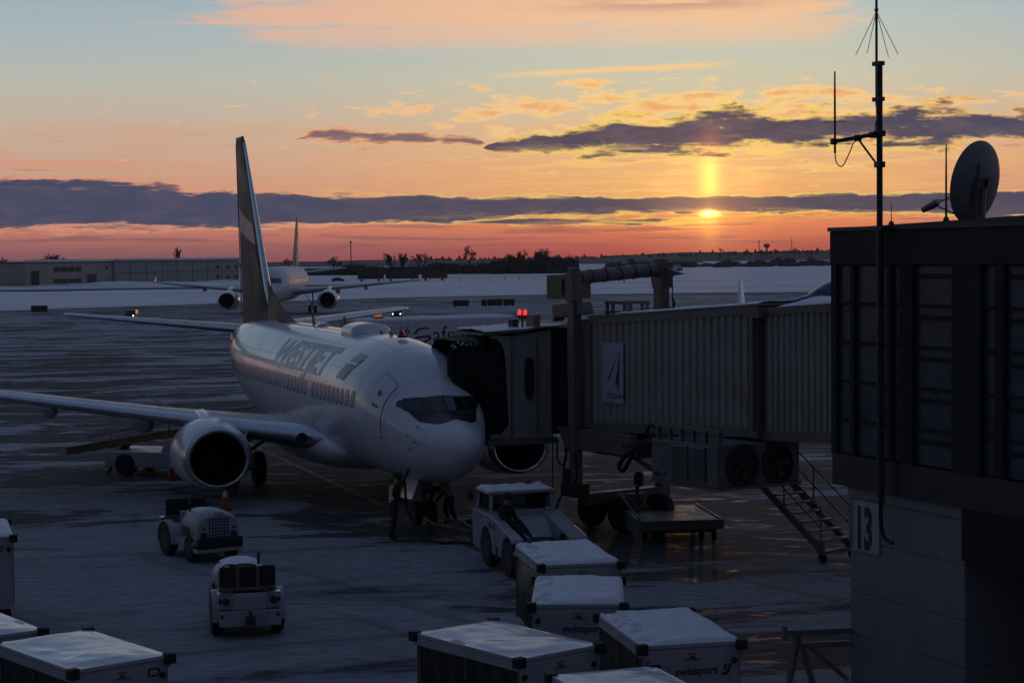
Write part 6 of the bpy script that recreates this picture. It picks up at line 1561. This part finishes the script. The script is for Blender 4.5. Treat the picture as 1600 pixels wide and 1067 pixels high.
# tow bar from the tug to the nose leg
TB = thing('tow_bar', 'yellow and grey V shaped tow bar lying between jet nose wheel and tug', 'tow bar', (-.27, 46.45, 0), math.atan2(51.3 - 46.45, -2.35 + .27))
L_ = 5.2
MB().tube([(0, 0, .50), (1.6, 0, .36)], .05, 8).build('drawbar', YELLOW, TB)
for s in (-1, 1): MB().tube([(1.5, 0, .36), (L_ - 1.4, s * .42, .30), (L_, s * .20, .30)], .045, 8).build('side_bar', YELLOW, TB)
MB().tube([(L_ - 1.4, -.55, .24), (L_ - 1.4, .55, .24)], .03, 8).build('axle', STEEL, TB)
for s in (-1, 1): MB().wheel((L_ - 1.4, s * .6, .2), .2, .1, 'y', 18).build('wheel', BLACK, TB)

# ================================================================== CONES
def cone(label, x, y, s=1.0):
    t = thing('traffic_cone', label, 'cone', (x, y, 0), rnd.random())
    MB().box((-.17 * s, -.17 * s, 0), (.17 * s, .17 * s, .04)).build('base', BLACK, t, bevel=.01)
    c = MB().lathe([(.13 * s, .04), (.10 * s, .28 * s), (.078 * s, .40 * s)], n=20, cap0=False, cap1=False).build('cone_body', ORANGE, t, smooth=True)
    MB().lathe([(.080 * s, .40 * s), (.052 * s, .58 * s)], n=20, cap0=False, cap1=False).build('white_band', SIGNW, c, smooth=True)
    MB().lathe([(.052 * s, .58 * s), (.03 * s, .72 * s), (.012, .735 * s)], n=20, cap0=False).build('cone_tip', ORANGE, c, smooth=True)
cone('orange traffic cone with white band standing in front of the left engine', -8.70, 55.3, 1.0)
cone('reddish traffic cone beside the belt loader, left of the engine cowl', -11.75, 63.1, 1.05)

# ================================================================== PEOPLE
def person(label, loc, rz, J, vest=True, hat=True, headset=True, holdfn=None):
    t = thing('person', label, 'person', loc, rz)
    names = ['pelvis', 'belly', 'chest', 'neck', 'jaw', 'crown', 'lsho', 'lelb', 'lwri', 'lpalm', 'rsho', 'relb', 'rwri', 'rpalm', 'lhip', 'lkne', 'lank', 'ltoe', 'rhip', 'rkne', 'rank', 'rtoe']
    rad = dict(pelvis=.155, belly=.15, chest=.165, neck=.062, jaw=.082, crown=.098, lsho=.082, lelb=.056, lwri=.038, lpalm=.042, rsho=.082, relb=.056, rwri=.038, rpalm=.042,
               lhip=.108, lkne=.078, lank=.058, ltoe=.050, rhip=.108, rkne=.078, rank=.058, rtoe=.050)
    E_ = [('pelvis', 'belly'), ('belly', 'chest'), ('chest', 'neck'), ('neck', 'jaw'), ('jaw', 'crown'), ('chest', 'lsho'), ('lsho', 'lelb'), ('lelb', 'lwri'), ('lwri', 'lpalm'), ('chest', 'rsho'), ('rsho', 'relb'), ('relb', 'rwri'), ('rwri', 'rpalm'),
          ('pelvis', 'lhip'), ('lhip', 'lkne'), ('lkne', 'lank'), ('lank', 'ltoe'), ('pelvis', 'rhip'), ('rhip', 'rkne'), ('rkne', 'rank'), ('rank', 'rtoe')]
    me = bpy.data.meshes.new('body'); me.from_pydata([J[n] for n in names], [(names.index(a), names.index(b)) for a, b in E_], [])
    o = bpy.data.objects.new('body', me); COL.objects.link(o)
    o.modifiers.new('s', 'SKIN'); sub = o.modifiers.new('d', 'SUBSURF'); sub.levels = 2; sub.render_levels = 2
    for i, n in enumerate(names):
        sv_ = me.skin_vertices[0].data[i]; sv_.radius = (rad[n], rad[n] * (.78 if n in ('pelvis', 'belly', 'chest') else 1)); sv_.use_root = n == 'pelvis'
    dg = bpy.context.evaluated_depsgraph_get(); m2 = bpy.data.meshes.new_from_object(o.evaluated_get(dg)); bpy.data.objects.remove(o)
    segs = [(Vector(J[a]), Vector(J[b]), a, b) for a, b in E_]
    def bone(p):
        best = None
        for a, b, na, nb in segs:
            d = b - a; k = max(0, min(1, (p - a).dot(d) / max(1e-9, d.dot(d)))); dist = (p - (a + d * k)).length
            if best is None or dist < best[0]: best = (dist, na, nb, k)
        return best
    verts = [v.co.copy() for v in m2.vertices]; faces = [tuple(p.vertices) for p in m2.polygons]
    # a nose and brow on the front of the head
    hd = Vector(J['crown']) - Vector(J['jaw']); fw = Vector(J.get('face', (0, 1, 0))).normalized(); hc = Vector(J['jaw']) + hd * .35
    for v in verts:
        d = (v - (hc + fw * .085)).length
        if d < .06: v += fw * .028 * (1 - d / .06)
    mi = []; vest_f = []
    for f in faces:
        c = sum((verts[i] for i in f), Vector()) / len(f); _, a, b, k = bone(c)
        if b in ('lpalm', 'rpalm'): m = 3
        elif b in ('jaw', 'crown'): m = 2
        elif b in ('ltoe', 'rtoe') : m = 3
        elif b in ('lhip', 'lkne', 'lank', 'rhip', 'rkne', 'rank'): m = 1
        else: m = 0
        if b in ('belly', 'chest', 'lsho', 'rsho') and not (b in ('lsho', 'rsho') and k > .75): vest_f.append(f)
        mi.append(m)
    mb = MB(); mb.v = [tuple(v) for v in verts]; mb.f = faces; mb.m = mi
    for sd in ('l', 'r'):                              # gloved fingers curled round what they hold
        w, p = Vector(J[sd + 'wri']), Vector(J[sd + 'palm']); d = (p - w).normalized(); sid = d.cross(Vector((0, 0, 1)));
        sid = sid.normalized() if sid.length > .05 else Vector((1, 0, 0)); dn = d.cross(sid).normalized()
        if dn.z > 0: dn.negate()
        for k, (ln, of) in enumerate(((.068, -.032), (.078, -.011), (.074, .011), (.058, .031))):
            b0 = p + sid * of; q1 = b0 + d * ln * .6; q2 = q1 + (d * .4 + dn * .8) * ln * .45; q3 = q2 + (dn * .8 - d * .35) * ln * .35
            mb.tube([b0 - d * .03, q1, q2, q3], [.0105, .010, .009, .007], 6, 3)
        b0 = w + d * .035 + sid * (-.038); mb.tube([b0, b0 - sid * .03 + d * .02 + dn * .01, b0 - sid * .03 + d * .055 + dn * .03], [.012, .011, .008], 6, 3)
    body = mb.build('body', [CLOTH, mat('dark_trousers', (.02, .021, .026), .85, var=.25, vs=5, bump=.2, bs=14), SKIN, BLACK], t, smooth=80)
    if vest:
        used = sorted({i for f in vest_f for i in f}); mp = {i: k for k, i in enumerate(used)}
        bmv = bmesh.new(); vv = [bmv.verts.new(verts[i]) for i in used]
        for f in vest_f: bmv.faces.new([vv[mp[i]] for i in f])
        bmesh.ops.recalc_face_normals(bmv, faces=bmv.faces); bmv.normal_update()
        for v in bmv.verts: v.co += v.normal * .022
        me3 = bpy.data.meshes.new('safety_vest'); bmv.to_mesh(me3); bmv.free()
        for p in me3.polygons: p.use_smooth = True
        me3.materials.append(HIVIS); me3.materials.append(SIGNW);
        bl_, ch_ = Vector(J['belly']), Vector(J['chest'])
        for p in me3.polygons:
            k_ = (p.center - bl_).dot((ch_ - bl_).normalized())
            if -.03 < k_ < .025 or .10 < k_ < .14: p.material_index = 1
        ov = bpy.data.objects.new('safety_vest', me3); COL.objects.link(ov); ov.parent = t
        ms = ov.modifiers.new('thick', 'SOLIDIFY'); ms.thickness = .012
    cr = Vector(J['crown']); up3 = hd.normalized(); sd_ = up3.cross(fw).normalized(); f2 = sd_.cross(up3)
    if hat:
        mb = MB(); rings = []
        for hh, rr in ((-.065, .112), (-.02, .118), (.03, .113), (.07, .088), (.095, .05), (.105, .006)):
            rings.append([cr + up3 * (hh) + sd_ * math.cos(2 * math.pi * j / 20) * rr + f2 * math.sin(2 * math.pi * j / 20) * rr * 1.08 for j in range(20)])
        mb.loft(rings); mb.build('knit_hat', CLOTH, t, smooth=True)
    if headset:
        mb = MB()
        for s in (-1, 1): c = cr + sd_ * s * .115 - up3 * .075; mb.tube([c - sd_ * s * .02, c + sd_ * s * .035], .05, 12)
        mb.tube([cr + sd_ * math.cos(a) * .125 + up3 * (math.sin(a) * .155 - .05) for a in [math.pi * k / 10 for k in range(11)]], .012, 6)
        mb.build('ear_defenders', DARKM, t, smooth=50)
    # eyes and mouth
    mb = MB()
    for s in (-1, 1): c = Vector(J['jaw']) + hd * .62 + f2 * .088 + sd_ * s * .034; mb.lathe([(.002, -.008), (.012, 0), (.002, .008)], c, 'z', 8)
    c = Vector(J['jaw']) + f2 * .084 - hd * .05; mb.box(c - Vector((.022, .006, .004)), c + Vector((.022, .006, .004))); mb.build('face_features', DARKM, t)
    return t
# standing handler, facing +y local (turned towards the nose leg), leaning a little forward
J1 = dict(pelvis=(0, 0, .94), belly=(0, .02, 1.12), chest=(0, .05, 1.36), neck=(0, .085, 1.52), jaw=(0, .12, 1.60), crown=(0, .135, 1.71), face=(0, 1, -.15),
          lsho=(-.20, .05, 1.43), lelb=(-.25, .02, 1.16), lwri=(-.20, .22, 1.00), lpalm=(-.18, .30, .97), rsho=(.20, .05, 1.43), relb=(.26, .06, 1.15), rwri=(.20, .28, 1.02), rpalm=(.18, .36, .99),
          lhip=(-.10, 0, .90), lkne=(-.11, .06, .50), lank=(-.11, -.02, .09), ltoe=(-.13, .16, .05), rhip=(.10, 0, .90), rkne=(.12, -.03, .49), rank=(.12, -.14, .09), rtoe=(.14, .04, .05))
person('person in dark workwear and yellow green vest standing by the jet nose holding a cable', (-3.22, 49.15, 0), R(-68), J1)
# second handler bent double at the nose wheel
J2 = dict(pelvis=(0, 0, .86), belly=(0, .16, .96), chest=(0, .38, .98), neck=(0, .54, .98), jaw=(0, .62, .96), crown=(0, .73, .95), face=(0, .4, -1),
          lsho=(-.19, .40, 1.00), lelb=(-.24, .48, .72), lwri=(-.16, .62, .52), lpalm=(-.14, .68, .46), rsho=(.19, .40, 1.00), relb=(.24, .46, .72), rwri=(.17, .62, .54), rpalm=(.15, .68, .48),
          lhip=(-.10, -.02, .82), lkne=(-.13, .10, .46), lank=(-.13, -.04, .09), ltoe=(-.14, .14, .05), rhip=(.10, -.02, .82), rkne=(.13, .06, .46), rank=(.13, -.12, .09), rtoe=(.14, .06, .05))
person('person in dark trousers bending forward at the jet nose wheel', (-1.80, 52.0, 0), R(62), J2, headset=False)
# tug driver sitting on the open deck behind the cab, legs towards the rear
J3 = dict(pelvis=(0, 0, .12), belly=(0, .00, .28), chest=(0, .04, .50), neck=(0, .07, .66), jaw=(0, .10, .74), crown=(0, .11, .85), face=(0, 1, -.1),
          lsho=(-.19, .04, .57), lelb=(-.25, .12, .32), lwri=(-.14, .32, .26), lpalm=(-.10, .39, .25), rsho=(.19, .04, .57), relb=(.24, .14, .32), rwri=(.13, .33, .27), rpalm=(.09, .40, .26),
          lhip=(-.10, .02, .11), lkne=(-.12, .45, .16), lank=(-.12, .72, -.16), ltoe=(-.13, .88, -.18), rhip=(.10, .02, .11), rkne=(.12, .44, .18), rank=(.12, .70, -.14), rtoe=(.13, .86, -.16))
person('person in dark clothes sitting on the tug behind its cab', (-.22, 44.34, .92), R(-128), J3, vest=False, headset=False)
# ground cable from the jet nose to the handler and on towards the tug
cb_ = cable([(-2.72, 48.0, 2.05), (-2.86, 48.3, 1.75), (-2.90, 49.0, 1.55), (-2.88, 49.18, 1.02), (-2.80, 49.1, .70), (-2.45, 48.7, .18), (-2.0, 48.3, .05), (-1.5, 48.2, .05), (-.9, 47.9, .05), (-.3, 46.9, .12)], .035, None, 'ground_cable')
tag(cb_, 'black ground power cable hanging from the jet nose and looping along the ice', 'cable')

# ================================================================== BAGGAGE CARTS
def cart(label, fl, rz, roof, texts, bulge=False):
    """local origin at the front left corner on the ground; x across the end panel, y back along the cart"""
    t = thing('baggage_cart', label, 'baggage cart', (fl[0], fl[1], 0), rz, 'covered baggage carts parked on the apron')
    W, L, ZT = 1.45, 2.42, 1.95
    MB().box((0, .0, .46), (W, L, .58)).build('deck', CART, t, bevel=.01)
    ep = MB().box((.0, 0, .585), (W, .035, ZT - .06)).build('end_panel', CART, t, bevel=.008)
    MB().box((0, L - .035, .585), (W, L, ZT - .06)).build('end_panel', CART, t)
    MB().box((-.03, -.02, ZT - .055), (W + .03, L + .02, ZT)).build('roof', CART, t, bevel=.01)
    for x in (-.035, W - .005): MB().box((x, -.02, ZT - .17), (x + .04, L + .02, ZT - .057)).build('roof_rail', CART, t)
    for sx, x in ((-1, .02), (1, W - .02)):
        # dark side curtain with soft folds, hung from the rail
        mb = MB()
        def cur(u, v, sx=sx, x=x):
            y = .05 + (L - .1) * u; z = .55 + (ZT - .73) * v
            fold = .018 * math.sin(u * 41 + 1.3 * math.sin(v * 3)) + .03 * fbm(u * 4, v * 2, sx)
            return (x + sx * (fold * (1 - .6 * v) + (.16 * math.sin(math.pi * u) * math.sin(math.pi * v) ** .8 if bulge else 0)), y, z)
        grid_top(mb, 40, 8, cur); mb.build('side_curtain', CURT, t, smooth=True)
        for y in (.03, L * .5, L - .03):
            MB().tube([(x + sx * .028, y, .55), (x + sx * .028, y, ZT - .10)], .014, 6).build('curtain_pole', YELLOW if y == L * .5 else FRAME, t)
    for x in (0, W):
        for y in (0, L):
            MB().box((x - (.10 if x == 0 else .06), y - (.09 if y == 0 else .05), ZT - .12), (x + (.06 if x == 0 else .10), y + (.05 if y == 0 else .09), ZT + .03)).build('corner_bumper', BLACK, t, bevel=.015)
        MB().lathe([(0, 0), (.045, 0), (.045, -.03), (0, -.03)], (x + (.08 if x == 0 else -.08), -.002, ZT - .27), 'y', 12).build('bumper_stud', BLACK, t)
    MB().box((.12, .12, .34), (W - .12, L - .12, .458)).build('underframe', DARKM, t)
    for x in (.10, W - .10):
        for y in (.38, L - .38):
            w = MB().wheel((x, y, .2), .2, .12, 'x', 20).build('wheel', BLACK, t, smooth=True); MB().lathe([(0, -.065), (.11, -.06), (.11, .06), (0, .065)], (x, y, .2), 'x', 14).build('rim', STEEL, w)
    MB().tube([(W / 2, L - .1, .36), (W / 2, L + .5, .30), (W / 2, L + .62, .42)], .025, 8).build('tow_bar', FRAME, t)
    MB().box((W / 2 - .08, -.12, .34), (W / 2 + .08, .0, .44)).build('hitch', DARKM, t)
    sd = rnd.random() * 50
    mb = MB()
    if roof == 'snow':
        def top(u, v):
            e = min(u, 1 - u, v, 1 - v) * 14; e = min(1, e) ** .5
            chip = 1.0
            if u < .20: chip = 1 if fbm(u * 6 + sd, v * 7) > -.12 else .25
            return (-.02 + (W + .04) * u, -.015 + (L + .03) * v, ZT + .003 + e * (.070 + .030 * fbm(u * 2.2 + sd, v * 3) + .008 * fbm(u * 11 + sd, v * 15)) * chip)
        grid_top(mb, 36, 54, top); mb.build('roof_snow', SNOW, t, smooth=60)
    else:
        def top(u, v):
            e = min(1, min(u, 1 - u, v, 1 - v) * 10)
            return (-.02 + (W + .04) * u, -.015 + (L + .03) * v, ZT + .003 + e * (.045 * math.sin(math.pi * u) + .010 * math.sin(v * 9 + sd) + .020 * fbm(u * 2.5 + sd, v * 3.5)))
        grid_top(mb, 30, 40, top); mb.build('roof_tarp', CARTROOF, t, smooth=60)
    CTX = mat('cart_lettering', (.06, .058, .06), .5, var=.1)
    MB().box((.66, -.006, ZT - .155), (.82, -.001, ZT - .14)).prism([(.68, -.001, ZT - .21), (.80, -.001, ZT - .21), (.76, -.001, ZT - .175), (.72, -.001, ZT - .175)], (0, -.005, 0)).box((.62, -.006, ZT - .235), (.86, -.001, ZT - .222)).build('crest', CTX, ep)
    if 'brand' in texts:
        text_on('end_lettering', 'swissport', .165, (.48, -.003, 1.50), (1, 0, 0), (0, 0, 1), CTX, ep, thick=.006, bold=.004)
        mb = MB(); mb.prism([(1.16, -.001, 1.47), (1.27, -.001, 1.47), (1.34, -.001, 1.63), (1.29, -.001, 1.63), (1.24, -.001, 1.52), (1.19, -.001, 1.52)], (0, -.005, 0)); mb.prism([(1.20, -.001, 1.55), (1.235, -.001, 1.55), (1.27, -.001, 1.63), (1.22, -.001, 1.63)], (0, -.005, 0)); mb.build('end_emblem', mat('emblem_red', (.085, .03, .03), .5), ep)
    if 'logo' in texts:
        fr = MB(); pts = [(1.23 + .10 * math.copysign(abs(math.cos(a)) ** .5, math.cos(a)), 1.74 + .065 * math.copysign(abs(math.sin(a)) ** .5, math.sin(a))) for a in [2 * math.pi * k / 24 for k in range(24)]]
        fr.prism([(x, -.001, z) for x, z in pts], (0, -.005, 0)); fr.build('logo_plate', CTX, ep)
        fr = MB(); fr.prism([(1.23 + (x - 1.23) * .62, -.006, 1.74 + (z - 1.74) * .5) for x, z in pts], (0, -.004, 0)); fr.build('logo_mark', CART, ep)
    for k in texts:
        if k.startswith('#'): text_on('fleet_number', k[1:], .16, (1.02, -.003, ZT - .30), (1, 0, 0), (0, 0, 1), CTX, ep, thick=.006, bold=.004)
    return t
cart('snow topped baggage cart directly behind the tug, its curtain bulging at left', (.50, 33.15), R(11), 'snow', (), True)
cart('snow topped baggage cart squarely facing us in front of the one behind the tug', (.29, 29.42), R(-2.5), 'snow', ('brand',))
cart('snow topped baggage cart turned right, rightmost of the carts, dark lettering low on its end', (1.83, 26.15), R(12), 'snow', ('brand',))
cart('baggage cart with smooth pale tarp roof, turned left in the bottom middle', (.06, 25.38), R(39), 'tarp', ())
cart('baggage cart cut by the bottom edge below the rightmost snow topped cart', (1.29, 22.08), R(19), 'tarp', ())
cart('large baggage cart in the bottom left corner with rippled pale roof and square logo', (-6.04, 24.95), R(40), 'tarp', ('logo',))
cart('baggage cart cut by the left edge just behind the bottom left corner cart', (-8.36, 26.92), R(37), 'tarp', ())
cart('tall baggage cart at the left edge showing number 450 on its end panel', (-11.62, 36.95), R(18), 'snow', ('#450',))

# painted lead-in line under the jet
mb = MB()
for s in (0,):
    a = NO + AFT * -6; b = NO + AFT * 60; w = PORT * .09
    mb.add([(a - w + Vector((0, 0, .004)))[:], (a + w + Vector((0, 0, .004)))[:], (b + w + Vector((0, 0, .004)))[:], (b - w + Vector((0, 0, .004)))[:]], [(0, 1, 2, 3)])
tag(mb.build('lead_in_line', LINE), kind='structure')
# ================================================================== HAZE
hm = bpy.data.materials.new('haze'); hm.use_nodes = True; ht = hm.node_tree; ht.nodes.clear()
hv = ht.nodes.new('ShaderNodeVolumePrincipled'); hv.inputs['Color'].default_value = (.86, .86, .90, 1); hv.inputs['Density'].default_value = 6e-5; hv.inputs['Anisotropy'].default_value = .5
ho = ht.nodes.new('ShaderNodeOutputMaterial'); ht.links.new(hv.outputs[0], ho.inputs['Volume'])
tag(MB().box((-3600, -360, -1.2), (3600, 4300, 34)).build('haze', hm), kind='stuff')
